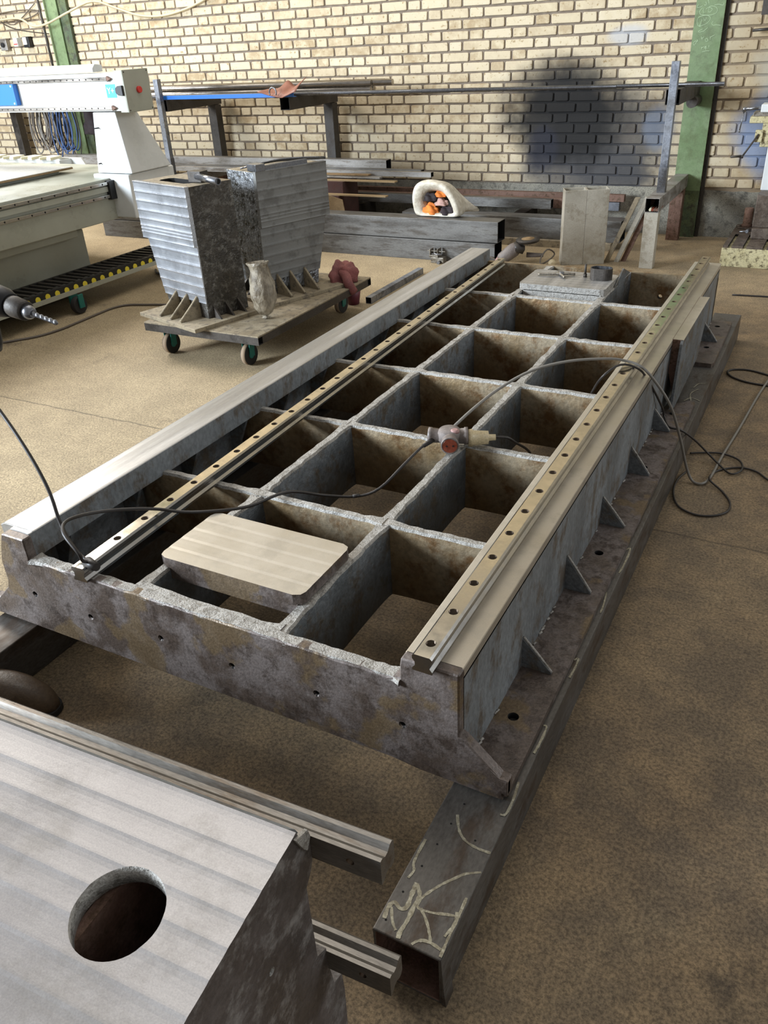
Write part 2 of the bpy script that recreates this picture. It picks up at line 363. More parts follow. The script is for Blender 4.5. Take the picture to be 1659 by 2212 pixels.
# brick wall: flemish bond, one mesh
bm = bmesh.new(); tone = bm.loops.layers.float.new('tone') if False else None
vals = []
def brick(bmx, x0, x1, z0, z1):
    y0 = WY; d = random.uniform(.009, .013); c = .006; j = lambda: random.uniform(-.0022, .0022)
    fr = [(x0+c+j(), z0+j()), (x1-c+j(), z0+j()), (x1+j(), z0+c+j()), (x1+j(), z1-c+j()), (x1-c+j(), z1+j()), (x0+c+j(), z1+j()), (x0+j(), z1-c+j()), (x0+j(), z0+c+j())]
    cx = (x0+x1)/2; cz = (z0+z1)/2
    A = [bmx.verts.new((x, y0+.002, z)) for x, z in fr]
    B = [bmx.verts.new((x, y0-d+.003, z)) for x, z in fr]
    Cc = [bmx.verts.new((cx+(x-cx)*(1-.006/(x1-x0)*1.3), y0-d, cz+(z-cz)*.90)) for x, z in fr]
    t = random.random(); n = 8
    for P_, Q_ in ((A, B), (B, Cc)):
        for k in range(n): bmx.faces.new((P_[k], P_[(k+1) % n], Q_[(k+1) % n], Q_[k])); vals.append(t)
    bmx.faces.new(Cc); vals.append(t)
S_, H_, J_ = .215, .101, .016; PER = S_ + H_ + 2*J_; CP = .0727
for r in range(0, 66):
    z0 = .349 + r*CP; x = -.929 - PER*22 - (0 if r % 2 else PER/2)
    if z0 > 5: break
    while x < 4.6:
        brick(bm, x, x+S_, z0, z0+CP-.0145); x += S_+J_; brick(bm, x, x+H_, z0, z0+CP-.0145); x += H_+J_
    if z0 > 3.2 and False: break
nb = len(bm.faces)
ff = bm.faces.new([bm.verts.new(p) for p in ((-14, WY, .30), (5, WY, .30), (5, WY, 5.1), (-14, WY, 5.1))]); ff.material_index = 1; vals.append(.5)
bk = bm.faces.new([bm.verts.new(p) for p in ((5, WY+.2, 0), (-14, WY+.2, 0), (-14, WY+.2, 5.1), (5, WY+.2, 5.1))]); bk.material_index = 1; vals.append(.5)
me = bpy.data.meshes.new('wall_back'); bm.to_mesh(me); bm.free()
at = me.attributes.new('tone', 'FLOAT', 'FACE'); at.data.foreach_set('value', vals)
me.materials.append(M['brick']); me.materials.append(M['mortar'])
wall = bpy.data.objects.new('wall_back', me); COL.objects.link(wall); struct(wall)
# rendered plinth with a ragged top
b = MB(); xs = [-14 + .06*i for i in range(317)]
top = [(x, .341 - (.012 + .01*random.random() if x > -.45 else random.uniform(0, .004))) for x in xs]
b.prism([(-14, 0)] + [(5, 0)] + [(5, .338)] + top[::-1], WY-.006, WY+.05, 'y'); struct(b.build('trim_1', 'plinth'))

def column(x0, x1, label, chalk=False):
    t = tag(empty('steel_column', (x0, 5.6, 0)), label, 'column', None)
    W = x1-x0
    b = MB(); b.box(0, W, -.03, -.014, 0, 4.9); o = b.build('flange_plate', 'green', t)
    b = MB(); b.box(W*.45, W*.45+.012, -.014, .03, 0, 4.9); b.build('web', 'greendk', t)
    b = MB(); b.box(W+.001, W+.026, .006, .0295, 0, 4.9); b.build('gap_shadow_strip', 'dark', t)  # dark strip standing in for the shadow line beside the flange
    return t
# right-hand column (the wall behind it is hidden by its front plate)
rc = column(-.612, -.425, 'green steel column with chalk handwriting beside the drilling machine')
b = MB(); b.box(0, .187, -.0312, -.030, 0.0, .33); b.build('grimy_foot', 'greendk', rc)
CHALK = [[(-0.597, 1.501), (-0.604, 1.485), (-0.586, 1.484), (-0.569, 1.493)], [(-0.56, 1.495), (-0.546, 1.496), (-0.553, 1.513)], [(-0.529, 1.501), (-0.536, 1.518), (-0.541, 1.522)], [(-0.495, 1.491), (-0.468, 1.494), (-0.44, 1.488), (-0.438, 1.5)], [(-0.562, 1.479), (-0.562, 1.462), (-0.555, 1.447)], [(-0.526, 1.481), (-0.529, 1.456), (-0.513, 1.455), (-0.506, 1.471), (-0.526, 1.481)], [(-0.567, 1.479), (-0.583, 1.463), (-0.578, 1.444), (-0.547, 1.437), (-0.505, 1.437), (-0.475, 1.449), (-0.477, 1.474), (-0.499, 1.485), (-0.522, 1.485), (-0.547, 1.47)], [(-0.587, 1.426), (-0.593, 1.402), (-0.58, 1.376), (-0.552, 1.379), (-0.522, 1.394), (-0.509, 1.418), (-0.528, 1.434), (-0.56, 1.435), (-0.587, 1.426)], [(-0.564, 1.413), (-0.567, 1.388), (-0.57, 1.371), (-0.574, 1.384)], [(-0.551, 1.42), (-0.547, 1.408), (-0.538, 1.409), (-0.538, 1.424)], [(-0.488, 1.401), (-0.496, 1.388), (-0.487, 1.376), (-0.469, 1.377), (-0.435, 1.373)], [(-0.549, 1.358), (-0.575, 1.346), (-0.57, 1.34), (-0.543, 1.345), (-0.518, 1.365)], [(-0.554, 1.314), (-0.548, 1.303), (-0.544, 1.29)], [(-0.55, 1.303), (-0.541, 1.305), (-0.535, 1.311)], [(-0.519, 1.282), (-0.524, 1.297), (-0.515, 1.301), (-0.506, 1.288), (-0.517, 1.282)], [(-0.496, 1.311), (-0.49, 1.29)], [(-0.495, 1.305), (-0.482, 1.313), (-0.465, 1.32)], [(-0.573, 1.293), (-0.584, 1.274), (-0.592, 1.264), (-0.601, 1.275), (-0.591, 1.287), (-0.572, 1.287), (-0.578, 1.298)], [(-0.543, 1.251), (-0.538, 1.234)], [(-0.54, 1.247), (-0.529, 1.251), (-0.525, 1.255)], [(-0.518, 1.255), (-0.514, 1.244), (-0.524, 1.246), (-0.513, 1.254), (-0.512, 1.233)], [(-0.495, 1.26), (-0.495, 1.243)], [(-0.534, 1.223), (-0.511, 1.227), (-0.485, 1.226)]]
b = MB()
for st in CHALK: b.tube([(x+.612, -.0305, z) for x, z in st], .0011, 5)
b.build('chalk_writing', 'chalk', rc)
lc = column(-6.70, -6.53, 'green steel column behind the gantry of the router')
b = MB(); b.box(.17, .28, -.012, .02, 0, 4.9); b.build('side_flange', 'greendk', lc)

# ------------------------------------------------------------------ right and left floor tubes
def floor_tube(label, x0, x1, y0, y1, marks):
    t = tag(empty('box_tube', (x0, y0, 0)), label, 'steel tube', 'floor tubes under the machine bed')
    b = MB(); b.hollow('y', 0, y1-y0, 0, x1-x0, 0, .131, .006)
    b.build('tube_wall', ['tube', 'rusty'], t, bevel=.0025)
    return t
rt = floor_tube('open-ended steel box tube with scribbled grinding marks under the right foot of the bed', .053, .182, -.367, 3.30, True)
MARK = [[(0.18, -0.187), (0.167, -0.195), (0.154, -0.204), (0.142, -0.219), (0.126, -0.24), (0.114, -0.26)], [(0.114, -0.26), (0.106, -0.277), (0.104, -0.296), (0.114, -0.3)], [(0.114, -0.3), (0.136, -0.296), (0.159, -0.288), (0.18, -0.283)], [(0.112, -0.298), (0.125, -0.309), (0.137, -0.322), (0.149, -0.339), (0.153, -0.347)], [(0.092, -0.091), (0.102, -0.111), (0.113, -0.127), (0.13, -0.139), (0.154, -0.144), (0.181, -0.143)], [(0.126, -0.363), (0.132, -0.354), (0.142, -0.348), (0.157, -0.347), (0.174, -0.35)], [(0.085, -0.257), (0.086, -0.278), (0.089, -0.306), (0.08, -0.314), (0.066, -0.308), (0.06, -0.32), (0.063, -0.342)], [(0.086, -0.26), (0.1, -0.277), (0.1, -0.301), (0.101, -0.329), (0.099, -0.352), (0.101, -0.364)], [(0.065, -0.318), (0.078, -0.34), (0.091, -0.353)], [(0.060, -0.168), (0.060, -0.195), (0.062, -0.224), (0.069, -0.237), (0.066, -0.255)], [(0.176, -0.245), (0.177, -0.287), (0.177, -0.328), (0.178, -0.362)], [(0.172, -0.277), (0.176, -0.299), (0.170, -0.327)],
 [(0.164, 0.951), (0.174, 0.969), (0.178, 0.935), (0.178, 0.87), (0.176, 0.834)], [(0.162, 0.708), (0.167, 0.733), (0.175, 0.671), (0.176, 0.64)], [(0.167, 0.436), (0.175, 0.445), (0.177, 0.411), (0.175, 0.372)], [(0.168, 0.203), (0.176, 0.2), (0.177, 0.15), (0.175, 0.119)], [(0.172, 0.034), (0.177, -0.011), (0.176, -0.05), (0.166, -0.055)], [(0.13, 2.25), (0.142, 2.3), (0.165, 2.31)], [(0.12, 2.1), (0.14, 2.14), (0.175, 2.12)], [(.12, 2.02), (.145, 2.09), (.13, 2.18), (.15, 2.24)]]
for i, st in enumerate(MARK):
    b = MB()
    P_ = [Vector((x, y, 0)) for x, y in st]; Q = []
    for k in range(len(P_)-1):
        p0 = P_[max(k-1, 0)]; p1 = P_[k]; p2 = P_[k+1]; p3 = P_[min(k+2, len(P_)-1)]
        for q in range(4):
            t_ = q/4; Q.append(.5*((2*p1)+(p2-p0)*t_+(2*p0-5*p1+4*p2-p3)*t_*t_+(3*p1-p0-3*p2+p3)*t_**3))
    Q.append(P_[-1]); L = []
    for k, p in enumerate(Q):
        d = (Q[min(k+1, len(Q)-1)]-Q[max(k-1, 0)]).normalized(); n_ = Vector((-d.y, d.x, 0)) * (random.uniform(.0018, .0032) if i not in (6, 7) else random.uniform(.003, .005))
        L.append((p-n_, p+n_))
    for (a0, a1), (b0, b1) in zip(L, L[1:]):
        b.face([(v_.x-.053, v_.y+.367, .1314 + i*.00006) for v_ in (a0, a1, b1, b0)])
    b.build('grinding_mark', 'paintmark', rt)
for x, y in ((.094, -.062), (.089, -.115), (.084, -.168), (.078, -.222), (.070, -.283), (.067, -.343), (.145, -.13)):
    b = MB(); b.cyl((x-.053, y+.367, .1310), (x-.053, y+.367, .1313), .0022, 10); b.build('drilled_hole', 'hole', rt)
b = MB(); b.prism([(.129, .0), (.137, .0), (.133, .05), (.1295, .13), (.129, .131)], -.001, .03, 'y'); b.build('bent_lip', 'tube', rt)
lt = floor_tube('dark steel box tube under the left foot of the bed', -1.29, -1.157, -.17, 3.25, False)

# ------------------------------------------------------------------ machine bed
bed = tag(empty('machine_bed', (0, 0, 0)), 'large welded cast steel machine bed with open grid of ribs, standing on box tubes', 'machine bed')
def wobble_rib(name, a, b_, th, z0, z1, side, parent, n=26, mats=None):
    """upright rib from a to b in plan with an uneven ground top edge (slot 1)"""
    A = Vector((a[0], a[1], 0)); Bv = Vector((b_[0], b_[1], 0)); d = (Bv-A); L = d.length; d.normalize(); nn = Vector((-d.y, d.x, 0))
    mb = MB(); bmx = mb.bm; rows = []
    for i in range(n+1):
        p = A + d*(L*i/n); e = min(i, n-i); fl = .010*math.exp(-e*.9)     # fillet swelling at both ends
        t0 = th/2 + random.uniform(-.0018, .0018) + fl; t1 = th/2 + random.uniform(-.0018, .0018) + fl; zt = z1 + random.uniform(-.0015, .0015)
        ra = t0 - .001; 
        rows.append([bmx.verts.new(v_) for v_ in (p - nn*(th/2+fl*.8) + Vector((0, 0, z0)), p - nn*t0*.99 + Vector((0, 0, zt-.008)), p - nn*(t0-.0035) + Vector((0, 0, zt)), p + nn*(t1-.0035) + Vector((0, 0, zt+random.uniform(-.001, .001))), p + nn*t1*.99 + Vector((0, 0, zt-.008)), p + nn*(th/2+fl*.8) + Vector((0, 0, z0)))])
    for r0, r1 in zip(rows, rows[1:]):
        for k in range(6):
            f = bmx.faces.new((r0[k], r0[(k+1) % 6], r1[(k+1) % 6], r1[k])); f.material_index = 1 if k in (1, 2, 3) else 0
            f.smooth = k in (0, 4)
    bmx.faces.new(rows[0]); bmx.faces.new(rows[-1][::-1])
    return mb.build(name, mats or [side, 'ground'], parent)
XA, XB = -.758, -.363
YS = [.49, .988, 1.492, 2.02, 2.53]
for y in YS:
    for x0, x1 in ((-1.19, XA), (XA, XB), (XB, .045)):
        wobble_rib('cross_rib', (x0, y+.004), (x1, y+.004), .024, .145, .361, 'castrib', bed, 18)
yy = [0.0] + YS + [3.09]
for X in (XA, XB):
    for i in range(6):
        wobble_rib('long_rib', (X, yy[i]), (X, yy[i+1]), .027, .145, .3605, 'castlong', bed, 20)
# front plate with the feet outline
poly = [(-1.345, .137), (.158, .137), (.168, .142), (.168, .186), (.150, .187), (.078, .256), (.066, .262), (.066, .42), (-.055, .42), (-.058, .40), (-.059, .368)]
xr = -.059
while xr > -1.07:
    xr -= .03; poly.append((xr, .362 + random.uniform(-.0025, .0025)))
poly += [(-1.094, .361), (-1.094, .42), (-1.104, .42), (-1.172, .42), (-1.190, .38), (-1.209, .33), (-1.211, .27), (-1.222, .241), (-1.272, .195), (-1.345, .186)]
b = MB(); b.prism(poly, -.021, .006, 'y'); fp = b.build('front_plate', ['front', 'hole'], bed)
b = MB()
for x, z in ((-.922, .239), (-.693, .25), (-.487, .241), (-.262, .247), (-.058, .243), (-1.114, .251)): b.cyl((x, -.05, z), (x, .0, z), .0055, 14)
cut(fp, b)
fp.modifiers.new('bevel', 'BEVEL').width = .003; fp.modifiers['bevel'].limit_method = 'ANGLE'; fp.modifiers['bevel'].angle_limit = math.radians(50)
wobble_rib('front_rim', (-1.09, -.004), (-.058, -.004), .032, .352, .3635, 'front', bed, 60)
b = MB(); b.prism([(.066, .256), (.150, .187), (.168, .187), (.168, .15), (.066, .15)], -.0205, -.008, 'y'); b.prism([(-.02, .138), (.16, .138), (.156, .150), (-.3, .170)], -.026, -.0205, 'y'); b.build('foot_weld', 'front', bed)
b = MB(); b.box(-1.21, .066, 3.085, 3.112, .14, .3605); bp_ = b.build('rear_plate', ['castrib', 'hole'], bed)
b = MB(); b.cyl((-.19, 3.0, .25), (-.19, 3.2, .25), .011, 16); cut(bp_, b)
# right side wall + machined ledge
b = MB(); b.box(.040, .066, .0, 3.11, .14, .40); b.build('side_wall', 'castside', bed)
b = MB(); b.prism([(-.055, .372), (.05, .372), (.066, .395), (.066, .42), (-.055, .42)], .0, 3.13, 'y'); ldg = b.build('rail_ledge', 'machined', bed, bevel=.002)
# left beam
b = MB(); b.prism([(-1.172, .355), (-1.104, .350), (-1.104, .42), (-1.172, .42)], .006, .02, 'y')
b.prism([(-1.225, .36), (-1.104, .348), (-1.104, .42), (-1.112, .4208), (-1.15, .4200), (-1.19, .4205), (-1.21, .4195), (-1.225, .412)], .02, 3.115, 'y'); b.build('rail_ledge', ['machgrey'], bed, bevel=.002)
b = MB(); b.prism([(-1.109, .35), (-1.1035, .349), (-1.1035, .418), (-1.109, .418)], .0, 3.116, 'y'); b.build('ledge_face', 'castside', bed)
b = MB(); b.prism([(-1.215, .141), (-1.195, .141), (-1.19, .36), (-1.213, .36)], .006, 3.11, 'y'); b.build('side_wall', 'castlong', bed)
for i in range(12):
    y = .13 + .26*i
    b = MB(); b.prism([(-1.195, .16), (-1.195, .36), (-1.11, .352)], y, y+.012, 'y'); b.build('inner_gusset', 'castlong', bed)
# flanges with bolt holes
b = MB(); b.prism([(.060, -.008), (.166, -.008), (.166, 2.06), (.150, 2.075), (.10, 2.02), (.060, 1.98)], .131, .148, 'z'); fl = b.build('foot_flange', ['front', 'hole'], bed)
b = MB()
for y in (.185, .886, 1.45, 1.923): b.cyl((.105, y, .1), (.105, y, .2), .0125, 18)
cut(fl, b)
b = MB(); b.prism([(.060, 2.50), (.158, 2.50), (.166, 2.52), (.160, 3.11), (.060, 3.11)], .131, .150, 'z'); fl = b.build('foot_flange', ['front', 'hole'], bed)
b = MB()
for y in (2.705, 3.02): b.cyl((.105, y, .1), (.105, y, .2), .0125, 18)
cut(fl, b)
b = MB(); b.prism([(-1.31, .0), (-1.215, .0), (-1.215, 3.11), (-1.31, 3.11)], .131, .150, 'z'); b.build('foot_flange', 'front', bed)
for y, t, l in ((.35, .235, .072), (.688, .252, .070), (1.046, .240, .072), (1.395, .244, .068), (1.757, .23, .062), (2.79, .242, .07)):
    b = MB(); b.prism([(.064, .148), (.066+l, .148), (.066+l, .154), (.064, t)], y-.0045, y+.0045, 'y'); b.build('gusset', ['castlong'], bed, bevel=.001)
    b = MB(); b.tube([(.067, y, t-.001), (.067+l*.5, y, (t+.154)/2), (.066+l, y, .153)], .0032, 6, smooth=5); b.build('gusset_edge_weld', 'ground', bed)
# weld bead along the foot of the wall
b = MB(); y = .05
while y < 3.05:
    if random.random() < .8: b.cyl((.0665, y, .150+random.uniform(0, .003)), (.070, y+random.uniform(.008, .02), .1505), random.uniform(.0018, .0036), 6)
    y += random.uniform(.012, .045) if random.random() < .8 else .12
b.build('weld_bead', 'ground', bed)['kind'] = 'stuff'
# bracket plate on the side
b = MB(); b.prism([(1.905, .17), (1.97, .155), (2.42, .19), (2.545, .33), (2.545, .42), (1.965, .42), (1.95, .41)], .094, .104, 'x'); b.build('side_bracket', 'castlong', bed, bevel=.001)
b = MB(); b.prism([(.064, .30), (.1, .17), (.1, .42), (.064, .42)], 1.965, 1.977, 'y'); b.prism([(.064, .405), (.1, .405), (.1, .42), (.064, .42)], 1.97, 2.545, 'y'); b.build('bracket_web', ['rusty'], bed)
b = MB(); b.box(.066, .104, 1.968, 2.545, .4195, .4212); b.build('bracket_top', 'machined', bed)
# machined pads
def pad(name, pts, z0, z1, rows, parent, slopes, mat='machined', side='front'):
    (x0, y0), (x1, y1) = pts; mb = MB(); bmx = mb.bm; r = .022; n = 6
    ys = [y0, y0+.008, y0+r] + [y0+r+(y1-y0-2*r)*i/rows for i in range(1, rows)] + [y1-r, y1-.008, y1]
    def inset(y):
        d = min(y-y0, y1-y); return 0 if d >= r else r - math.sqrt(max(0, r*r-(r-d)**2))
    ys = ys[:3] + [yq for i in range(1, rows*5) for yq in [y0+r+(y1-y0-2*r)*i/(rows*5)]] + ys[-3:]
    SC = [.0, -.00065, -.0004, -.0003, -.0001]; T = []; B_ = []
    for k, y in enumerate(ys):
        dx = inset(y); h = SC[(len(ys)-k) % 5]*1.0
        T.append([bmx.verts.new((x, y, z1+h)) for x in (x0+dx, x1-dx)]); B_.append([bmx.verts.new((x, y, z0)) for x in (x0+dx, x1-dx)])
    for k in range(len(ys)-1):
        bmx.faces.new((T[k][0], T[k][1], T[k+1][1], T[k+1][0]))
        bmx.faces.new((B_[k][1], B_[k][0], B_[k+1][0], B_[k+1][1])).material_index = 1
        bmx.faces.new((T[k][1], B_[k][1], B_[k+1][1], T[k+1][1])).material_index = 1
        bmx.faces.new((B_[k][0], T[k][0], T[k+1][0], B_[k+1][0])).material_index = 1
    bmx.faces.new((T[0][1], T[0][0], B_[0][0], B_[0][1])).material_index = 1; bmx.faces.new((T[-1][0], T[-1][1], B_[-1][1], B_[-1][0])).material_index = 1
    return mb.build(name, [mat, side], parent)
def ridge(name, x0, x1, ys, z, parent, mat='paintmark'):
    mb = MB()
    for y in ys: mb.tube([(x0, y, z), ((x0+x1)/2, y+.0005, z), (x1, y, z)], .0007, 5, smooth=0)
    return mb.build(name, mat, parent)
pad('mounting_pad', ((-.772, .097), (-.362, .322)), .362, .390, 4, bed, [0, 3, -2, 2, -3, 1, 0])
b = MB(); b.box(-.745, -.375, .10, .12, .33, .364); b.build('pad_web', 'front', bed)
wobble_rib('pad_edge', (-.76, .012), (-.36, .012), .03, .34, .361, 'front', bed, 14)
pad('mounting_pad', ((-.765, 2.62), (-.355, 2.895)), .362, .392, 6, bed, [0, 2, -2, 3, -1], 'machgrey', 'ground')
b = MB(); b.box(-.74, -.37, 2.62, 2.65, .25, .365); b.build('pad_web', 'ground', bed)
b = MB(); b.prism([(2.78, .36), (3.08, .36), (2.93, .415)], -.352, -.345, 'x'); b.build('pad_cheek', 'castlong', bed)

# ------------------------------------------------------------------ guide rails
def rail_profile(w=.042, h=.039):
    k = w/.042; s = [(-.0205, 0), (.0205, 0), (.0205, .006), (.0150, .013), (.0150, .021), (.0205, .028), (.0205, .0345), (.0160, .039), (-.0160, .039), (-.0205, .0345), (-.0205, .028), (-.0150, .021), (-.0150, .013), (-.0205, .006)]
    return [(x*k, z*h/.039) for x, z in s]
def guide_rail(label, loc, rz, length, first, count, pitch, darker=False, top='rail'):
    t = tag(empty('linear_guide_rail', loc, rz), label, 'guide rail', 'linear guide rails')
    b = MB(); fs = b.prism(rail_profile(), 0, length, 'y')
    for f in fs:
        zs = [v_.co.z for v_ in f.verts]; f.material_index = 0 if min(zs) > .0385 else 1
    o = b.build('rail_body', [top, 'raildirty' if darker else 'railside', 'hole'], t)
    c = MB()
    for i in range(count): c.cyl((0, first+pitch*i, .012), (0, first+pitch*i, .06), .0100, 18)
    cut(o, c, 'raildark')
    return t, o
M['raildark'] = surf('bore_steel', ['#4a4037', '#5a4d40'], .9, .35, 20, 100, 0)
guide_rail('bright guide rail bolted on the machined right ledge of the bed', (0, -.040, .4202), 0, 3.12, .040, 30, .105)
ang = math.atan2(.996-.902, 2.973)
guide_rail('bright loose guide rail lying across the ribs on the left side of the bed', (-.901, -.034, .3625), math.atan2(.094, 2.973), 3.05, .035, 30, .1026)

# ------------------------------------------------------------------ foreground gantry beam
ga = math.radians(3)
GT = (.164, -.5, 0)
g = tag(empty('gantry_beam', GT, ga), 'thick steel gantry beam casting with round holes and a milled top, lying in the foreground', 'gantry beam')
L0 = -2.0; LE = -.104
prof = []
yb = -.026; ws = (.046, .036, .037, .036, .037, .040, .040, .044, .05, .05, .05, .05, .05, .05, .05)
for wd in ws:
    for q, dep in ((0, 0), (.12, .0007), (.28, .0010), (.5, .0009), (.75, .0005), (.92, .0001)):
        y_ = yb - wd*q; prof.append((y_, .5785 + (y_+.026)*(.522-.5785)/(-.70+.026) - dep))
    yb -= wd
prof = prof + [(-.70, .5215), (-.70, .02), (.03, .02), (.035, .12), (.032, .168), (.010, .18), (.001, .245), (.001, .285), (-.022, .30), (-.022, .46), (-.008, .475), (.0, .49), (.0, .543), (-.014, .548), (-.020, .560)]
b = MB(); b.prism(prof, L0, LE, 'x', 1)
for f in b.bm.faces:
    n_ = f.normal
b.bm.faces.ensure_lookup_table()
body = b.build('beam_body', ['gantry', 'gantryend', 'blacktube', 'rusty'], g)
for p in body.data.polygons:
    if p.normal.z > .85 and p.center.z > .5: p.material_index = 0
    elif p.center.y > -.02 and p.center.z > .545 and p.normal.z > .2: p.material_index = 1
# inner cavity then holes
c = MB(); c.prism([(-.05, .545), (-.67, .49), (-.67, .05), (-.05, .05)], L0+.02, LE-.03, 'x'); cut(body, c, 'rusty')
c = MB()
for hx in (-.252, -.536, -.84, -1.135): c.cyl((hx, -.195, .3), (hx, -.195, .7), .0575, 48)
c.cyl((LE-.06, -.12, .42), (LE+.02, -.12, .42), .006, 14)
cut(body, c, 'ground')
# inner diaphragm
b = MB(); b.box(-.31, -.295, -.66, -.05, .05, .53); b.build('inner_diaphragm', 'rusty', g)
b = MB(); b.prism([(-.0255, .566), (-.0255, .5783), (-.012, .562), (-.006, .5486), (-.02, .5486)], L0, LE-.012, 'x'); b.build('pitted_edge', 'castside', g)
b = MB(); b.prism([(-.034, .574), (-.006, .562), (-.002, .545), (-.012, .528), (-.02, .54)], LE-.001, LE+.004, 'x'); b.build('end_chip', 'ground', g)
def beam_rail(zc, label):
    t = tag(empty('linear_guide_rail', GT, ga), label, 'guide rail', 'linear guide rails')
    b = MB(); b.prism([(.0005 + z_, zc + x_) for x_, z_ in rail_profile(.047, .040)], L0, 0, 'x')
    o = b.build('rail_body', ['raildirty', 'hole'], t)
    c = MB()
    for i in range(18): c.cyl((-.045-.105*i, -.01, zc), (-.045-.105*i, .012, zc), .006, 16); c.cyl((-.045-.105*i, .028, zc), (-.045-.105*i, .05, zc), .0100, 16)
    cut(o, c, 'raildark')
    return t
beam_rail(.518, 'worn guide rail along the top edge of the foreground gantry beam')
beam_rail(.256, 'worn guide rail low on the foreground gantry beam, end sticking out above the box tube')

# ------------------------------------------------------------------ trolley with two columns
tr = tag(empty('platform_trolley', (-2.63, 2.03, 0)), 'low steel platform trolley with green casters carrying two machine columns', 'trolley')
W, D = .74, 1.16
b = MB(); b.box(0.0, W, 0.0, D, .184, .190); b.build('deck', 'dust', tr)
for y_ in (0, D-.04):
    b = MB(); b.hollow('x', 0, W, y_, y_+.04, .144, .184, .003); b.build('frame_tube', ['dark', 'hole'], tr)
b = MB(); b.hollow('y', .04, D-.04, W-.04, W, .144, .184, .003); b.build('frame_tube', ['dark', 'hole'], tr)
b = MB(); b.hollow('y', .04, D-.04, 0, .04, .144, .184, .003); b.build('frame_tube', ['dark', 'hole'], tr)
def caster(x, y, parent, base):
    b = MB(); b.box(x-.035, x+.035, y-.04, y+.04, base-.006, base); b.prism([(x-.022, base), (x-.018, .045), (x-.022, .045), (x-.026, base)], y-.02, y+.02, 'y'); b.prism([(x+.022, base), (x+.026, base), (x+.022, .045), (x+.018, .045)], y-.02, y+.02, 'y')
    f = b.build('caster_fork', 'teal', parent)
    b = MB(); b.cyl((x-.016, y, .055), (x+.016, y, .055), .054, 28); b.cyl((x-.018, y, .055), (x+.018, y, .055), .02, 16, mi=1); w_ = b.build('wheel', ['rubber', 'teal'], f)
    b = MB(); b.lathe((x-.0125, y, .055), (1, 0, 0), [(0, .0545), (.0, .0552), (.025, .0552), (.025, .0545)], 28); b.build('tread', 'tread', w_)
for x, y in ((.08, .09), (.60, .09), (.08, D-.13), (.60, D-.13)): caster(x, y, tr, .144)

def col_profile():
    # wide face in local (u, z): upper pad and tapered lower part
    return None
def slab(b, q, v, dk=.5):
    # one milled pass: concave face, cusp at its upper edge
    n = 5; bmx = b.bm; L = []
    for k in range(n+1):
        t_ = k/n; dep = (.0, .0018, .0022, .0018, .0012, .0)[k]
        if k == n: dep = -.0014
        dep *= dk
        za = q[0][1]*(1-t_)+q[1][1]*t_; xa = q[0][0]*(1-t_)+q[1][0]*t_; xb = q[3][0]*(1-t_)+q[2][0]*t_
        L.append((bmx.verts.new((xa, v+dep, za)), bmx.verts.new((xb, v+dep, za)), bmx.verts.new((xb, .0125, za)), bmx.verts.new((xa, .0125, za))))
    for A, B in zip(L, L[1:]):
        for i in range(4): bmx.faces.new((A[i], A[(i+1) % 4], B[(i+1) % 4], B[i]))
    bmx.faces.new(L[0]); bmx.faces.new(L[-1][::-1])
def machine_column(name_label, loc, rz, mirror, faces, group):
    """local u along the wide face (0 at the upright corner, -W to the tapered side), v = depth"""
    t = tag(empty('machine_column', loc, rz), name_label, 'machine column', group)
    s = -1 if mirror else 1
    def X(u): return u*s
    B0 = .02
    # body: frustum with the tapered far side
    b = MB()
    f = [(X(0), B0), (X(0), .664), (X(-.445), .664), (X(-.445), .38), (X(-.37), .10), (X(-.36), B0)]
    b.prism(f, .012, .27, 'y'); body = b.build('column_body', [faces[1], faces[2]], t, bevel=.003)
    for p in body.data.polygons:
        if p.normal.z > .9: p.material_index = 1
    c = MB(); c.prism([(X(-.12), .07), (X(-.10), .09), (X(-.10), .14), (X(-.12), .16), (X(-.34), .16), (X(-.36), .14), (X(-.36), .09), (X(-.34), .07)], .35, .75, 'z'); cut(body, c, 'hole')
    # machined plates on the wide face, stepped bands
    b = MB(); zs = [.387, .42, .436, .452, .487, .53, .575, .62, .667]
    def band(zlist, u0f, u1f, v):
        for i, (z0, z1) in enumerate(zip(zlist, zlist[1:])):
            slab(b, [(X(u0f(z0)), z0), (X(u0f(z1)), z1), (X(u1f(z1)), z1), (X(u1f(z0)), z0)], v, .45 if mirror else .9)
    band(zs, lambda z: .004, lambda z: -.465, -.012)
    o1 = b.build('upper_pad', faces[0], t, bevel=.001)
    b = MB(); zs2 = [.10, .14, .185, .235, .29, .345, .388]
    def band2(zlist, v):
        for i, (z0, z1) in enumerate(zip(zlist, zlist[1:])):
            l = lambda z: -.372 - (z-.10)*.26
            slab(b, [(X(.006), z0), (X(.006), z1), (X(l(z1)), z1), (X(l(z0)), z0)], v, .45 if mirror else .9)
    band2(zs2, .004)
    b.build('lower_pad', faces[0], t, bevel=.001)
    # base plate and gussets
    b = MB(); b.box(min(X(.09), X(-.43)), max(X(.09), X(-.43)), -.14, .30, 0, .02); b.build('base_plate', 'dust', t, bevel=.002)
    for u in (-.07, -.16, -.26):
        b = MB(); b.prism([(-.12, B0), (.012, B0), (.012, .125)], X(u)-.006, X(u)+.006, 'x'); b.build('gusset', 'dust', t, bevel=.001)
        b = MB(); b.tube([(X(u), -.118, .024), (X(u), -.05, .078), (X(u), .006, .126)], .007, 6, smooth=5); b.build('gusset_edge_weld', 'dust', t)
    for v in (.05, .13, .21):
        b = MB(); b.prism([(X(0), B0), (X(.062), B0), (X(0), .085)], v-.005, v+.005, 'y'); b.build('gusset', 'dark', t)
    return t
c1 = machine_column('silver machine column with a bright milled face, on the near left end of the trolley', (-2.275, 2.125, .19), math.radians(-16), False, ('alu', 'coldark', 'dust'), 'machine columns on the trolley')
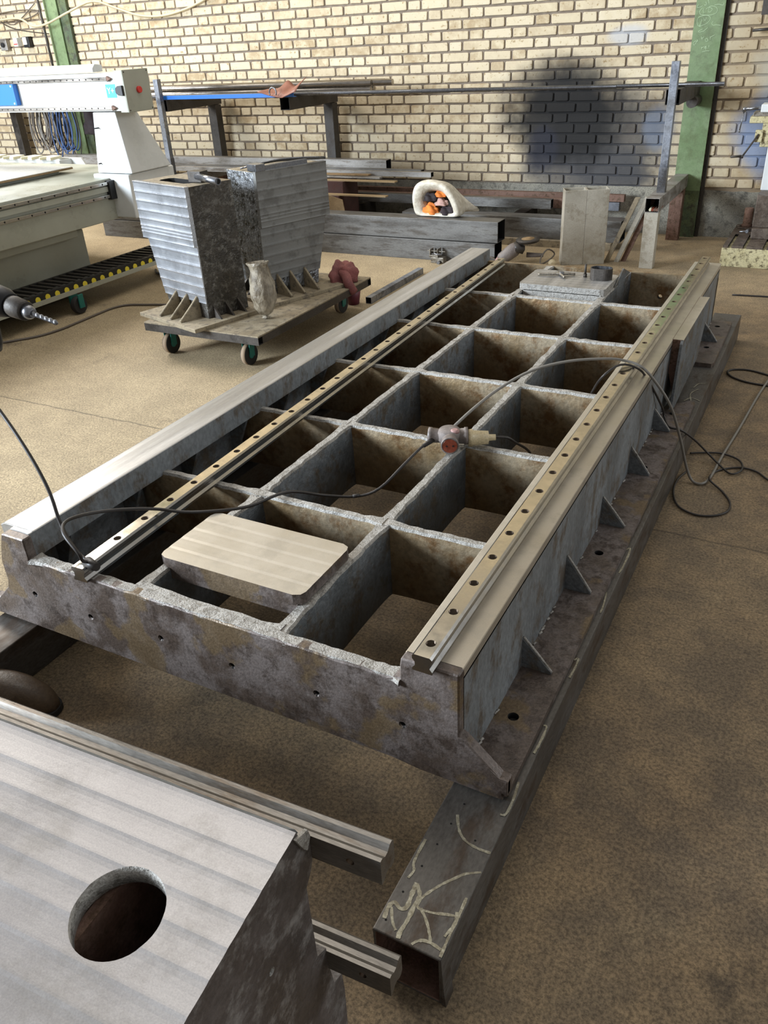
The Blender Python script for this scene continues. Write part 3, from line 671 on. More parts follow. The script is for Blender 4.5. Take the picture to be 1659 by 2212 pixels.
c2 = machine_column('grey machine column with dull milled bands, at the back of the trolley behind the plastic bag', (-2.205, 2.59, .19), math.radians(70), True, ('aludk', 'colfoil', 'dust'), 'machine columns on the trolley')
# T-handle on column 1, bars on column 2
t = tag(empty('tee_handle', (-2.30, 2.28, .857)), 'round bar welded to a small square block, lying on top of the near machine column', 'handle')
b = MB(); b.box(-.06, .02, -.03, .03, 0, .05); b.build('block', 'dark', t, bevel=.002)
b = MB(); b.cyl((-.01, -.02, .027), (.19, -.11, .022), .016, 20); b.cyl((.19, -.11, .022), (.1905, -.1103, .022), .012, 16, mi=1); b.build('round_bar', ['bar', 'hole'], t)
t = tag(empty('steel_bracket', (-2.20, 2.62, .857), math.radians(70)), 'flat steel strap with a square head on top of the rear machine column', 'bracket')
b = MB(); b.box(-.03, .03, -.02, .06, 0, .035); b.build('head', 'bar', t, bevel=.002)
b = MB(); b.box(.03, .32, .0, .03, 0, .022); b.build('strap', 'bar', t)
t = tag(empty('steel_rods', (-2.3, 2.7, .857)), 'thin curved steel rods lying on the rear machine column', 'rod')
for k in range(3):
    b = MB(); b.tube([(-.04+.02*k, -.05+.01*k, .006+.004*k), (.08+.02*k, .12, .022+.006*k), (.24, .36, .006+.004*k)], .004, 6); b.build('rod', 'bar', t)
# plastic bag of swarf hanging on column 2's foot
b = MB(); b.lathe((-2.015, 2.29, .192), (-.10, .06, 1), [(0, .006), (.008, .022), (.014, .014), (.03, .036), (.06, .056), (.09, .064), (.12, .069), (.15, .068), (.18, .064), (.21, .056), (.24, .051), (.27, .047), (.285, .052), (.288, .048), (.26, .040)], 30)
for v_ in b.bm.verts:
    p_ = v_.co; k_ = .005*math.sin(p_.z*90+p_.x*60)*math.sin(p_.x*140+p_.y*90) + .004*math.sin(p_.z*210)
    v_.co.x += k_ + random.uniform(-.003, .003); v_.co.y += k_*.8 + random.uniform(-.003, .003)
tag(b.build('plastic_bag', 'film'), 'crumpled transparent plastic bag of dust standing between the two machine columns', 'bag')
# rag and cup
def blanket(name, c, rx, ry, h, mat, seed, label, cat, group=None, flat=.4):
    rnd = random.Random(seed); ph = [rnd.uniform(0, 6.28) for _ in range(6)]
    bmx = bmesh.new(); bmesh.ops.create_uvsphere(bmx, u_segments=28, v_segments=18, radius=1)
    for v_ in bmx.verts:
        p = v_.co.copy(); k = 1 + .16*math.sin(5*p.x+ph[0]+3*p.z) + .13*math.sin(7*p.y+ph[1]+4*p.x) + .08*math.sin(11*p.z+ph[2]+6*p.y)
        v_.co = Vector((p.x*rx*k, p.y*ry*k, max(-.12, p.z*k)*h+.12*h))
    for f in bmx.faces: f.smooth = True
    me = bpy.data.meshes.new(name); bmx.to_mesh(me); bmx.free(); me.materials.append(M[mat]); o = bpy.data.objects.new(name, me); COL.objects.link(o); o.location = c
    return tag(o, label, cat, group)
rg = blanket('cloth_rag', (-2.0, 3.06, .19), .08, .10, .10, 'mauve', 3, 'mauve rag draped over the back corner of the trolley', 'rag')
b = MB(); b.tube([(-1.98, 3.02, .25), (-1.93, 2.98, .235), (-1.905, 2.95, .215), (-1.885, 2.97, .16)], .028, 10); b.build('hanging_end', 'mauve', None).parent = rg
bpy.context.view_layer.update(); rg.children[0].matrix_parent_inverse = rg.matrix_world.inverted()
t = tag(empty('paint_cup', (-2.05, 3.24, 0)), 'maroon plastic cup standing on the floor behind the trolley', 'cup')
b = MB(); b.lathe((.0, 0, 0), (0, 0, 1), [(0, .035), (.10, .05), (.10, .046), (.012, .03)], 20); b.build('cup_body', 'maroon', t)
t = tag(empty('hand_tool', (-1.96, 3.27, 0)), 'long square steel bar lying on the floor behind the bed', 'bar')
b = MB(); b.hollow('y', 0, .75, -.02, .02, 0, .04, .003); b.build('bar_body', ['post', 'hole'], t, bevel=.001)
t.name = 'square_bar'

# ------------------------------------------------------------------ CNC router on the left
rt_ = tag(empty('cnc_router', (-3.75, 2.2, 0)), 'large grey and white cnc router with a gantry, behind the trolley', 'router')
RP = Matrix.Translation((3.75, -2.2, 0))
def rp(b, name, mats, bevel=.004, parent=None): b.xf(RP); return b.build(name, mats, parent or rt_, bevel=bevel)
b = MB(); b.box(-5.6, -3.93, -.2, 2.93, .165, .42); b.box(-5.6, -3.99, -.2, 2.9, .02, .165); rp(b, 'base_cabinet', 'router')
b = MB(); b.prism([(-5.6, .38), (-3.93, .38), (-3.84, .40), (-3.84, .46), (-3.80, .475), (-3.80, .52), (-3.86, .56), (-5.6, .56)], -.2, 2.80, 'y'); rp(b, 'skirt_cover', 'router')
b = MB(); b.box(-5.6, -3.76, -.2, 3.62, .46, .715); rp(b, 'side_beam', 'router')
b = MB(); b.box(-3.765, -3.745, -.2, 3.6, .640, .672); rp(b, 'beam_groove', 'router', 0)
for z, nm in ((.69, 'g'), (.612, 'n')):
    b = MB(); b.box(-3.762, -3.735, -.2, 3.12, z-.010, z+.010); r_ = rp(b, 'side_rail', 'railside', .002)
    b = MB()
    for i in range(34): b.cyl((-3.736, -.1+.1*i, z), (-3.7342, -.1+.1*i, z), .0055, 10)
    rp(b, 'rail_bolts', 'hole', 0, r_)
b = MB(); b.box(-5.8, -4.33, -.2, 3.20, .60, .735); rp(b, 'table_frame', 'router')
b = MB(); b.box(-5.9, -4.27, -.25, 3.27, .737, .752, 0); rp(b, 'table_board', ['boardtop'], 0)
b = MB(); b.box(-5.9, -4.268, -.25, 3.272, .7371, .748); rp(b, 'board_edge', 'card', 0)
# gantry leg
b = MB(); b.box(-3.905, -3.592, 3.10, 3.54, .468, .738); rp(b, 'leg_block', 'routerw', .008)
b = MB(); zt0, zt1 = .742, 1.10
bmx = b.bm; lo = [(-3.872, 3.118), (-3.572, 3.118), (-3.572, 3.50), (-3.872, 3.50)]; hi = [(-3.832, 3.14), (-3.640, 3.14), (-3.640, 3.33), (-3.832, 3.33)]
A = [bmx.verts.new((x, y, zt0)) for x, y in lo]; Bq = [bmx.verts.new((x, y, zt1)) for x, y in hi]
bmx.faces.new(A[::-1]); bmx.faces.new(Bq)
for k in range(4): bmx.faces.new((A[k], A[(k+1) % 4], Bq[(k+1) % 4], Bq[k]))
rp(b, 'gantry_leg', 'routerw', .006)
b = MB()
for x, z in ((-3.80, 1.01), (-3.83, .80), (-3.88, .60)): b.cyl((x, 3.10, z), (x, 3.14, z), .004, 10)
rp(b, 'leg_screws', 'hole', 0)
b = MB(); b.box(-6.4, -3.485, 3.10, 3.32, 1.108, 1.318); rp(b, 'gantry_bridge', 'routerw', .003)
b = MB(); b.box(-3.485, -3.478, 3.098, 3.325, 1.098, 1.330); cap_ = rp(b, 'end_cap', 'router', .003)
b = MB(); b.box(-3.545, -3.484, 3.0985, 3.3245, 1.099, 1.329); rp(b, 'end_housing', 'router', .003, cap_)
b = MB(); b.cyl((-3.480, 3.214, 1.218), (-3.462, 3.214, 1.218), .019, 24); rp(b, 'stop_button', 'red', .003, cap_)
b = MB()
for y, z in ((3.112, 1.11), (3.312, 1.11), (3.312, 1.318), (3.112, 1.318)): b.cyl((-3.479, y, z), (-3.476, y, z), .004, 10)
rp(b, 'cap_screws', 'dark', 0, cap_)
for z in (1.286, 1.126):
    b = MB(); b.box(-6.4, -3.60, 3.082, 3.10, z-.010, z+.010); r_ = rp(b, 'bridge_rail', 'pipe', .002)
    b = MB()
    for i in range(38): b.cyl((-3.66-.055*i, 3.081, z), (-3.66-.055*i, 3.0825, z), .0045, 10)
    rp(b, 'rail_bolts', 'hole', 0, r_)
    b = MB(); b.prism([(-3.60, z-.016), (-3.60, z+.016), (-3.565, z)], 3.082, 3.10, 'y'); rp(b, 'rail_stop', 'rusty', .002, r_)
b = MB(); b.prism([(3.085, 1.325), (3.17, 1.325), (3.17, 1.362), (3.11, 1.368), (3.085, 1.345)], -6.4, -3.70, 'x'); rp(b, 'cable_tray', 'routerw', .003)
b = MB(); b.box(-3.635, -3.555, 3.0985, 3.100, 1.182, 1.256, bev=0); st_ = rp(b, 'axis_sticker', 'cyan', 0)
text_mesh('axis_letters', 'Y+', .05, 'white', RP @ Matrix.Translation((-3.597, 3.0982, 1.219)) @ XZ, st_)
b = MB(); b.prism([(-3.548, 1.208), (-3.548, 1.232), (-3.53, 1.245), (-3.492, 1.248), (-3.492, 1.192), (-3.53, 1.195)], 3.085, 3.10, 'y'); rp(b, 'cable_gland', 'black', .002)
b = MB(); b.box(-4.95, -4.415, 3.062, 3.10, 1.152, 1.276); bx = rp(b, 'name_plate', 'blue', .003)
text_mesh('plate_digits', '657', .036, 'white', RP @ Matrix.Translation((-4.585, 3.0612, 1.222)) @ XZ, bx)
text_mesh('plate_small_print', '-..-', .022, 'white', RP @ Matrix.Translation((-4.59, 3.0612, 1.175)) @ XZ, bx)
b = MB(); b.cyl((-4.435, 3.0605, 1.265), (-4.435, 3.063, 1.265), .006, 12); b.cyl((-4.435, 3.0605, 1.164), (-4.435, 3.063, 1.164), .006, 12); rp(b, 'plate_screws', 'white', 0, bx)
b = MB(); b.box(-3.93, -3.90, 3.02, 3.10, .685, .705); rp(b, 'wiper', 'red', .002)
b = MB(); b.box(-3.80, -3.725, 3.05, 3.101, .590, .705); rp(b, 'bearing_block', 'black', .003)
# cable chain on its tray
b = MB(); b.box(-3.66, -3.655, .8, 4.3, .128, .150); b.box(-3.92, -3.655, .8, 4.3, .122, .128); rp(b, 'chain_tray', 'router', 0)
b = MB(); b.box(-3.684, -3.662, 1.95, 4.28, .130, .188); b.box(-3.92, -3.90, .9, 4.28, .130, .188); ch = rp(b, 'cable_chain', 'black', .002)
b = MB(); b.box(-3.684, -3.662, .9, 1.88, .130, .188); rp(b, 'chain_side', 'black', .002, ch)
b = MB(); y = .95
while y < 4.25:
    b.box(-3.905, -3.68, y, y+.022, .180, .1895); y += .062
rp(b, 'chain_crossbars', 'dark', .002, ch)
y = 1.0
while y < 4.25:
    b = MB(); b.cyl((-3.6625, y, .158), (-3.6590, y, .158), .0185, 18); y += .0765; rp(b, 'chain_button', 'yellow', 0, ch)
b = MB(); y = 3.0
for y in (.9, 2.50, 4.2):
    bq = MB(); bq.cyl((-3.66, y, .055), (-3.62, y, .055), .052, 26); wq = rp(bq, 'caster_wheel', 'rubber', .003)
    bq = MB(); bq.box(-3.685, -3.665, y-.03, y+.03, .04, .125); bq.box(-3.615, -3.605, y-.02, y+.02, .04, .125); rp(bq, 'caster_fork', 'teal', .002, wq)
# tool rack behind the table
b = MB(); b.prism([(-6.5, .40), (-4.72, .40), (-4.66, .50), (-4.66, .65), (-4.72, .735), (-6.5, .735)], 3.78, 3.80, 'y'); b.box(-6.5, -4.66, 3.62, 3.80, .40, .41); b.box(-4.83, -4.825, 3.66, 3.80, .40, .73); rp(b, 'tool_rack', 'routerw', .002)
for i in range(7):
    x = -4.92-.205*i
    b = MB(); b.prism([(x-.055, 3.75), (x+.055, 3.73), (x+.075, 3.60), (x+.04, 3.59), (x+.03, 3.66), (x-.03, 3.66), (x-.045, 3.60), (x-.07, 3.62)], .737, .757, 'z'); rp(b, 'tool_fork', 'pale', .004)

# ------------------------------------------------------------------ drilling machine (right)
dm = tag(empty('drill_press', (-.122, 4.77, 0)), 'old milling and drilling machine with a slotted iron base by the right-hand wall', 'drill press')
DP = Matrix.Translation((.122, -4.77, 0))
def dp(b, name, mats, bevel=.003, parent=None): b.xf(DP); return b.build(name, mats, parent or dm, bevel=bevel)
b = MB(); b.box(-.122, .62, 4.765, 5.45, 0, .120); dp(b, 'base_block', 'creampaint', .004)
b = MB(); b.box(-.116, .62, 4.768, 5.45, .120, .135); tb = dp(b, 'slotted_table', ['milldk', 'hole'], 0)
c = MB()
for x in (-.085, .005, .125, .245): c.box(x, x+.022, 4.76-0, 5.12, .118, .15)
c.xf(DP); cut(tb, c)
b = MB(); b.lathe((-.045, 5.36, .135), (0, 0, 1), [(0, .036), (.02, .036), (.022, .030), (.125, .030), (.13, .024)], 24); dp(b, 'motor', 'rusty', 0)
b = MB(); b.cyl((-.095, 5.35, .135), (-.095, 5.35, .15), .018, 16); b.box(-.1, .1, 5.29, 5.40, .135, .142); dp(b, 'motor_foot', 'milldk')
b = MB(); b.box(.02, .18, 5.0, 5.28, .135, .20); b.cyl((.03, 5.2, .19), (.03, 5.28, .2), .02, 16); vs = dp(b, 'machine_vise', 'milldk', .004)
b = MB(); b.cyl((-.055, 5.02, .172), (.03, 5.05, .178), .0045, 10); b.cyl((-.01, 5.02, .176), (-.0, 5.06, .178), .011, 14); dp(b, 'vise_handle', 'bar', 0, vs)
b = MB(); b.box(.015, .4, 5.05, 5.45, .20, .40); dp(b, 'column_foot', 'milldk', .004)
b = MB(); b.box(.01, .3, 5.25, 5.45, .40, 1.6); dp(b, 'upright', 'routerw', .004)
b = MB(); b.box(-.10, .3, 4.98, 5.12, .838, .876); dp(b, 'cross_table', 'creampaint', .004)
b = MB(); b.box(-.085, .3, 4.985, 5.11, .876, .90); dp(b, 'cross_slide', 'vise', .002)
b = MB(); b.box(-.045, .3, 4.97, 5.10, .90, .945); dp(b, 'table_vise', 'routerw', .004)
b = MB(); b.cyl((-.14, 4.99, .918), (-.04, 4.99, .925), .0085, 14); b.lathe((-.142, 4.99, .902), (0, 0, 1), [(0, .010), (.02, .012), (.028, .006)], 12); b.cyl((-.142, 4.99, .91), (-.152, 4.985, .790), .0036, 8); b.lathe((-.152, 4.985, .786), (0, 0, 1), [(0, .004), (.006, .007), (.012, .004)], 10); dp(b, 'vise_screw', 'bar', 0)
b = MB(); b.box(-.055, -.01, 4.97, 5.0, .73, .80); b.box(-.02, .2, 4.99, 5.1, .70, .838); dp(b, 'knee', 'creampaint', .004)
b = MB(); b.cyl((-.033, 4.965, .777), (-.107, 4.93, .648), .0055, 10); b.cyl((-.107, 4.925, .642), (-.107, 4.925, .66), .010, 12); b.cyl((-.113, 4.92, .655), (-.170, 4.90, .652), .0075, 12); dp(b, 'crank_handle', 'dark', 0)
b = MB(); b.box(-.195, .2, 5.56, 5.57, 1.42, 1.75); dp(b, 'sign_board', 'dark', .001)
b = MB(); b.cyl((-.232, 5.55, 1.335), (-.10, 5.55, 1.34), .009, 12); dp(b, 'upper_lever', 'dark', 0)

# ------------------------------------------------------------------ wall rack
def rack(label, x, with_upright, low):
    t = tag(empty('pipe_rack', (x, 4.57, 0)), label, 'rack', 'steel pipe racks along the brick wall')
    w_ = .088
    b = MB(); b.hollow('z', 0, .358, 0, w_, .0, .07, .004); b.build('front_leg', ['postw' if with_upright == 2 else 'tubelt', 'hole'], t, bevel=.002)
    b = MB(); b.hollow('y', -.004, .99, -.001, w_, .358, .446, .004); b.build('base_beam', ['tubelt', 'hole'], t, bevel=.002)
    b = MB(); b.hollow('z', 0, .358, 0, w_, .865, .945, .004); b.build('rear_leg', ['rusty', 'hole'], t, bevel=.002)
    if with_upright != 2: b = MB(); b.hollow('z', .446, .955, 0, w_, .90, .985, .004); b.build('rear_post', ['dark' if with_upright != 2 else 'tubelt', 'hole'], t, bevel=.002)
    b = MB(); b.hollow('y', .26, 1.0, -.001, w_, .958, 1.048, .004); b.build('upper_arm', ['dark', 'hole'], t, bevel=.002)
    if with_upright:
        b = MB(); b.box(.024, .072, .205, .25, .446, 1.205); b.build('upright_post', 'post', t, bevel=.002)
        b = MB(); b.box(.021, .075, .202, .253, .446, .60); b.build('post_sleeve', 'bar', t, bevel=.002)
    return t
r1 = rack('grey square-tube pipe rack in front of the right green column, with tall upright', -.603, 2, True)
b = MB(); b.cyl((.075, .80, .93), (.075, .99, .93), .036, 26); b.build('round_stub', 'dark', r1)
r2 = rack('pipe rack behind the leather piece, left of the sooty bricks', -3.545, 0, True)
r3 = rack('pipe rack just right of the router gantry, with upright post', -4.79, 1, True)
r4 = rack('pipe rack seen below the router gantry at the far left', -7.45, 0, True)
def bar_x(name, label, x0, x1, y, z, w_, h_, mat, group, hollow=True, cat='steel bar', inner='hole', rx=0):
    t = tag(empty(name, (x0, y, z)), label, cat, group)
    b = MB()
    if hollow: b.hollow('x', 0, x1-x0, 0, w_, 0, h_, .004)
    else: b.box(0, x1-x0, 0, w_, 0, h_)
    b.build('section', [mat, inner], t, bevel=.008 if h_ > .1 else .0015)
    t.rotation_euler = (0, rx, 0)
    return t
bar_x('square_tube', 'long brushed square tube with dark open end on the lower rack beams', -6.6, -2.875, 5.3, .448, .09, .092, 'tubelt', 'tubes on the lower rack')
bar_x('flat_tube', 'thin rectangular tube with open end in front of the long square tube', -6.4, -2.375, 5.10, .447, .05, .038, 'tubelt', 'tubes on the lower rack')
bar_x('flat_tube', 'short dark rectangular tube behind the thin tube on the lower rack', -5.9, -2.50, 5.18, .452, .06, .036, 'tubex', 'tubes on the lower rack')
GP = 'stacked box tubes and channels on the floor by the wall'
bar_x('box_tube', 'heavy steel box tube, lower of the stacked pair behind the bed', -5.28, -1.56, 4.385, .0, .14, .140, 'tubex', GP)
bar_x('box_tube', 'heavy steel box tube, upper of the stacked pair behind the bed', -5.4, -1.545, 4.400, .144, .14, .140, 'tubex', GP)
bar_x('box_tube', 'thick steel box tube behind the standing aluminium section', -2.6, -.845, 5.02, .05, .15, .15, 'tubex', GP)
bar_x('bearer_beam', 'low bearer under the thick box tube', -2.7, -.9, 4.98, .0, .25, .05, 'dust', GP, False)
bar_x('steel_channel', 'grey steel channel ending left of the aluminium section', -3.5, -1.432, 5.22, .225, .06, .068, 'tubex', GP)
bar_x('steel_channel', 'steel channel with rusty end behind the grey one', -3.4, -1.30, 5.32, .215, .06, .07, 'rusty', GP)
bar_x('angle_bar', 'rusty-edged angle bar against the plinth', -3.3, -.95, 5.50, .245, .05, .05, 'rusty', GP, False)
bar_x('angle_bar', 'dark flat plate against the plinth under the rusty angle bar', -3.3, -.98, 5.49, .18, .05, .062, 'bar', GP, False)
for bx_ in (-3.25, -2.6, -1.75):
    b = MB(); b.box(bx_, bx_+.09, 5.19, 5.60, 0, .178); tag(b.build('bearer_block', 'dark'), {-3.25: 'dark cross bearer under the channels, leftmost of three', -2.6: 'dark cross bearer under the channels, behind the rag sack', -1.75: 'dark cross bearer under the channels, nearest the pale section'}[bx_], 'bearer', 'cross bearers on the floor')
# round pipes
GPI = 'round pipes on the upper rack arms'
PD = (('silver round pipe, rearmost of the top layer on the upper rack arms', 5.31, 1.113, .022, -2.86), ('silver round pipe, second from the wall in the top layer', 5.262, 1.113, .022, -2.80), ('silver round pipe, third from the wall in the top layer', 5.214, 1.113, .022, -2.74), ('silver round pipe, front of the top layer on the upper rack arms', 5.166, 1.113, .022, -2.90),
      ('dull round pipe in the lower layer, rear one', 5.30, 1.069, .020, -2.95), ('dull round pipe in the lower layer, middle one', 5.23, 1.069, .020, -2.98), ('dull round pipe in the lower layer, front one', 5.155, 1.069, .020, -2.9))
for lb, y, z, r, x1 in PD:
    b = MB(); b.cyl((-8.2, y, z), (x1, y, z), r, 20)
    tag(b.build('round_pipe', 'pipe'), lb, 'pipe', GPI)
for k, (y, x1, z) in enumerate(((5.00, -.285, .0), (4.965, -.95, .0))):
    b = MB(); b.cyl((-7.5, y, 1.0615), (x1, y, 1.0615), .0125, 14)
    tag(b.build('thin_pipe', 'bar'), ['long thin pipe spanning all rack arms to the green column', 'second thin pipe in front, ending before the right rack'][k], 'pipe', GPI)
b = MB(); b.prism([(4.84, 1.049), (4.88, 1.049), (4.88, 1.053), (4.845, 1.053), (4.845, 1.078), (4.84, 1.078)], -4.82, -3.42, 'x')
tag(b.build('angle_bar', 'blue'), 'bright blue angle bar across the left rack arms', 'angle bar')
# leather piece with a clamp ring
t = tag(empty('leather_piece', (-3.5, 4.80, 1.05)), 'curled brown leather sheet on the end of the rack arm', 'leather')
b = MB(); rows = []
for i in range(17):
    u = i/16; row = []
    lo_ = .040-.045*math.sin(min(1, u/.62)*math.pi/2) + (max(0, u-.62)*.11)          # front lower edge
    hi_ = .050 + .055*math.exp(-((u-.48)/.16)**2) + .075*max(0, u-.66)/.34          # rear upper edge
    for j in range(6):
        v = j/5; x = -.175+.37*u + .02*v; row.append(b.bm.verts.new((x, -.08+.14*v+.02*math.sin(u*5), lo_+(hi_-lo_)*(v**.8) + .006)))
    rows.append(row)
for r0, r1_ in zip(rows, rows[1:]):
    for j in range(5): f = b.bm.faces.new((r0[j], r0[j+1], r1_[j+1], r1_[j])); f.smooth = True
o = b.build('sheet', 'leather', t); s_ = o.modifiers.new('thick', 'SOLIDIFY'); s_.thickness = .004
b = MB(); b.tube([(-.03+.032*math.cos(a), -.075, .04+.034*math.sin(a)) for a in [k*math.pi/6 for k in range(-1, 8)]], .006, 8); b.build('metal_ring', 'bar', t)
# scraps
GS = 'offcuts on the pile by the wall'
for k, (x0, x1, y, z, h, m_, lb) in enumerate(((-3.6, -2.62, 4.95, .425, .010, 'wood', 'pale wooden strip on the offcut pile'), (-3.4, -2.78, 5.0, .443, .012, 'tubelt', 'short flat steel strip on top of the wooden strip'), (-3.7, -2.66, 4.86, .33, .010, 'wood', 'long wooden lath jutting from the offcut pile'), (-3.5, -2.9, 5.03, .458, .010, 'card', 'brown board edge on top of the offcut pile'))):
    b = MB(); b.box(x0, x1, y, y+.05, z, z+h); tag(b.build('offcut_strip', m_), lb, 'strip', GS)
b = MB(); b.prism([(-3.22, .0), (-2.84, .0), (-2.90, .35), (-3.10, .40)], 4.60, 4.606, 'y'); o = tag(b.build('cardboard_sheet', 'card'), 'torn brown cardboard leaning behind the stacked box tubes', 'cardboard')
b = MB(); b.prism([(4.84, 0), (5.16, 0), (5.16, .425), (4.92, .425), (4.92, .33), (4.84, .33)], -3.44, -3.08, 'x'); tag(b.build('maroon_crate', 'darkmaroon'), 'maroon block under the offcut pile beside the rear machine column', 'crate')
# sack of rags
t = tag(empty('rag_sack', (-2.05, 4.60, .283)), 'open white plastic sack of coloured rags on the stacked box tubes', 'sack')
MOUTH = [(-2.215,.284),(-2.23,.33),(-2.24,.396),(-2.235,.45),(-2.215,.497),(-2.17,.52),(-2.116,.528),(-2.05,.525),(-1.99,.512),(-1.945,.475),(-1.902,.423),(-1.87,.355),(-1.85,.295),(-1.90,.284),(-1.99,.284),(-2.08,.284),(-2.15,.284)]
rnd = random.Random(5); bq = MB(); rings = []; nM = len(MOUTH)
cxm = sum(p[0] for p in MOUTH)/nM; czm = .33
def ring(k, y, f):
    return [bq.bm.verts.new(f(Vector((x, y, z)), i)-Vector((-2.05, 4.60, .283))) for i, (x, z) in enumerate(MOUTH)]
def toward(k, tx, tz, jit):
    def f(v, i): return Vector((tx+(v.x-tx)*k+rnd.uniform(-jit, jit), v.y+rnd.uniform(-jit, jit), max(.284, tz+(v.z-tz)*k+rnd.uniform(-jit, jit))))
    return f
rings = [ring(0, 4.60, toward(.42, -2.04, .37, .003)), ring(0, 4.52, toward(.55, -2.04, .36, .003)), ring(0, 4.475, toward(.70, -2.04, .36, .002)), ring(0, 4.462, toward(.88, -2.04, .36, .003)), ring(0, 4.475, toward(1.0, -2.08, .36, .003)), ring(0, 4.52, toward(1.02, -2.06, .35, .006)), ring(0, 4.58, toward(.97, -2.03, .33, .008)),
         ring(0, 4.64, toward(.82, -1.98, .31, .009)), ring(0, 4.68, toward(.62, -1.92, .30, .008)), ring(0, 4.70, toward(.38, -1.86, .295, .006)), ring(0, 4.71, toward(.14, -1.82, .29, .004)), ring(0, 4.71, toward(.16, -1.80, .292, .004))]
for r0, r1_ in zip(rings, rings[1:]):
    for i in range(nM): f = bq.bm.faces.new((r0[i], r0[(i+1) % nM], r1_[(i+1) % nM], r1_[i])); f.smooth = True
o = bq.build('sack_skin', 'sack', t); o.modifiers.new('sub', 'SUBSURF').render_levels = 2
GR = 'rags in the white sack'
for nm, c, sx, sy, sz, mt, lb in (('rag', (-2.10, 4.515, .30), .075, .045, .055, 'orange', 'orange rag at the lower left of the white sack opening'), ('rag', (-2.105, 4.525, .385), .06, .04, .05, 'darkcloth', 'black rag at the upper left of the white sack'), ('rag', (-2.015, 4.51, .36), .05, .035, .04, 'pinkcloth', 'pinkish rag in the middle of the white sack'), ('rag', (-1.97, 4.51, .30), .06, .04, .05, 'darkcloth', 'dark rag at the lower right of the sack opening'), ('rag', (-2.03, 4.53, .415), .055, .035, .035, 'orange', 'orange rag at the top of the white sack')):
    blanket(nm, c, sx, sy, sz, mt, hash(lb) % 97 if False else len(lb), lb, 'rag', GR)
# standing aluminium section
t = tag(empty('box_section', (-1.115, 4.50, 0), math.radians(24)), 'pale double-cell rectangular section standing upright on the floor', 'steel section')
for k in range(2):
    b = MB(); x0 = .146*k; b.hollow('z', 0, .485, x0, x0+.145, 0, .12, .006); b.build('cell', ['postw', 'postw'], t, bevel=.002)
# leaning flat bars
for k, (x, lean, w_, m_, lb) in enumerate(((-.862, .17, .032, 'dust', 'flat bar leaning on the rack, nearest the pale section'), (-.80, .165, .032, 'postw', 'bright flat bar leaning on the rack in the middle'), (-.762, .165, .034, 'rusty', 'brown flat bar leaning on the rack behind the bright one'))):
    b = MB(); b.prism([(x, 0), (x+w_, 0), (x+w_+lean, .43), (x+lean, .43)], 4.66+.03*k, 4.68+.03*k, 'y')
    tag(b.build('flat_bar', m_), lb, 'flat bar', 'flat bars leaning by the rack')
# welding electrode stubs in the rack beam end
t = tag(empty('electrode_stubs', (-.57, 4.57, .362)), 'copper-coloured stubs lying inside the open end of the right rack beam', 'stub')
for k in range(4):
    b = MB(); b.cyl((.0+.014*k, .0, .012), (-.01+.02*k, .12, .014), .0085, 12); b.build('stub', ['pale', 'socket', 'rusty', 'rusty'][k], t)

# ------------------------------------------------------------------ angle grinder, clamp, pieces on the bed
t = tag(empty('angle_grinder', (-1.40, 4.40, 0)), 'worn angle grinder standing on its tail with the disc on top, behind the bed', 'angle grinder')
b = MB(); b.lathe((-.12, -.03, .035), (.13, .06, .10), [(0, .028), (.02, .040), (.08, .046), (.12, .048), (.15, .040), (.16, .026)], 20); b.build('motor_housing', 'grip', t)
b = MB(); b.lathe((-.01, .02, .10), (0.05, 0.02, .1), [(0, .048), (.03, .048), (.05, .036)], 20); b.build('gear_head', 'dark', t)
b = MB(); b.lathe((.055, .06, .152), (-.05, -.06, 1), [(0, .03), (.004, .078), (.018, .083), (.022, .083), (.024, .05)], 40); b.build('grinding_disc', 'dark', t)
b = MB(); b.lathe((.054, .059, .1755), (-.05, -.06, 1), [(0, .045), (.001, .045), (.0015, .02), (.006, .018)], 30); b.build('disc_label', 'card', t)
b = MB(); b.cyl((.04, .08, .06), (.15, .12, .055), .018, 16, .013); b.build('side_handle', 'grip', t)
b = MB(); b.cyl((-.13, -.04, .025), (-.115, -.03, .05), .022, 16); b.build('rear_cap', 'pinkgrey', t)
b = MB(); b.tube([(-1.51, 4.36, .02), (-1.56, 4.36, .05), (-1.62, 4.35, .06), (-1.66, 4.30, .03), (-1.58, 4.22, .01), (-1.45, 4.20, .01), (-1.30, 4.30, .01), (-1.22, 4.45, .02), (-1.18, 4.55, .06), (-1.22, 4.50, .10), (-1.24, 4.42, .03), (-1.1, 4.2, .01), (-1.0, 3.9, .008)], .0055, 8)
tag(b.build('grinder_cable', 'cablebr'), 'coiled grey cable of the angle grinder on the floor', 'cable')
t = tag(empty('pipe_fitting', (-1.17, 4.48, 0)), 'small round steel fitting beside the foot of the pale section', 'fitting')
b = MB(); b.lathe((0, -.02, .025), (.05, -.1, 0), [(0, .018), (.01, .025), (.03, .025), (.032, .014), (.05, .012)], 18); b.build('ring', 'cream', t)
t = tag(empty('bar_clamp', (-1.97, 4.34, 0)), 'small steel drill vise standing on the floor against the lower box tube', 'vise')
b = MB(); b.box(-.05, .05, -.03, .03, 0, .04); b.build('base', 'vise', t, bevel=.004)
b = MB(); b.box(-.06, .01, -.035, .03, .04, .055); b.box(-.08, .06, -.02, -.012, .08, .084); b.box(-.06, -.052, -.03, .03, .055, .095); b.box(.0, .008, -.03, .03, .055, .10); b.build('jaws', 'vise', t, bevel=.002)
b = MB(); b.cyl((-.03, -.05, .068), (.05, -.05, .068), .006, 10); b.cyl((.02, -.055, .01), (.02, -.03, .01), .012, 14); b.build('screw', 'bar', t)
t.name = 'drill_vise'
t = tag(empty('steel_cup', (-.42, 2.80, .3925)), 'small oval steel cup on the far mounting pad of the bed', 'cup')
b = MB()
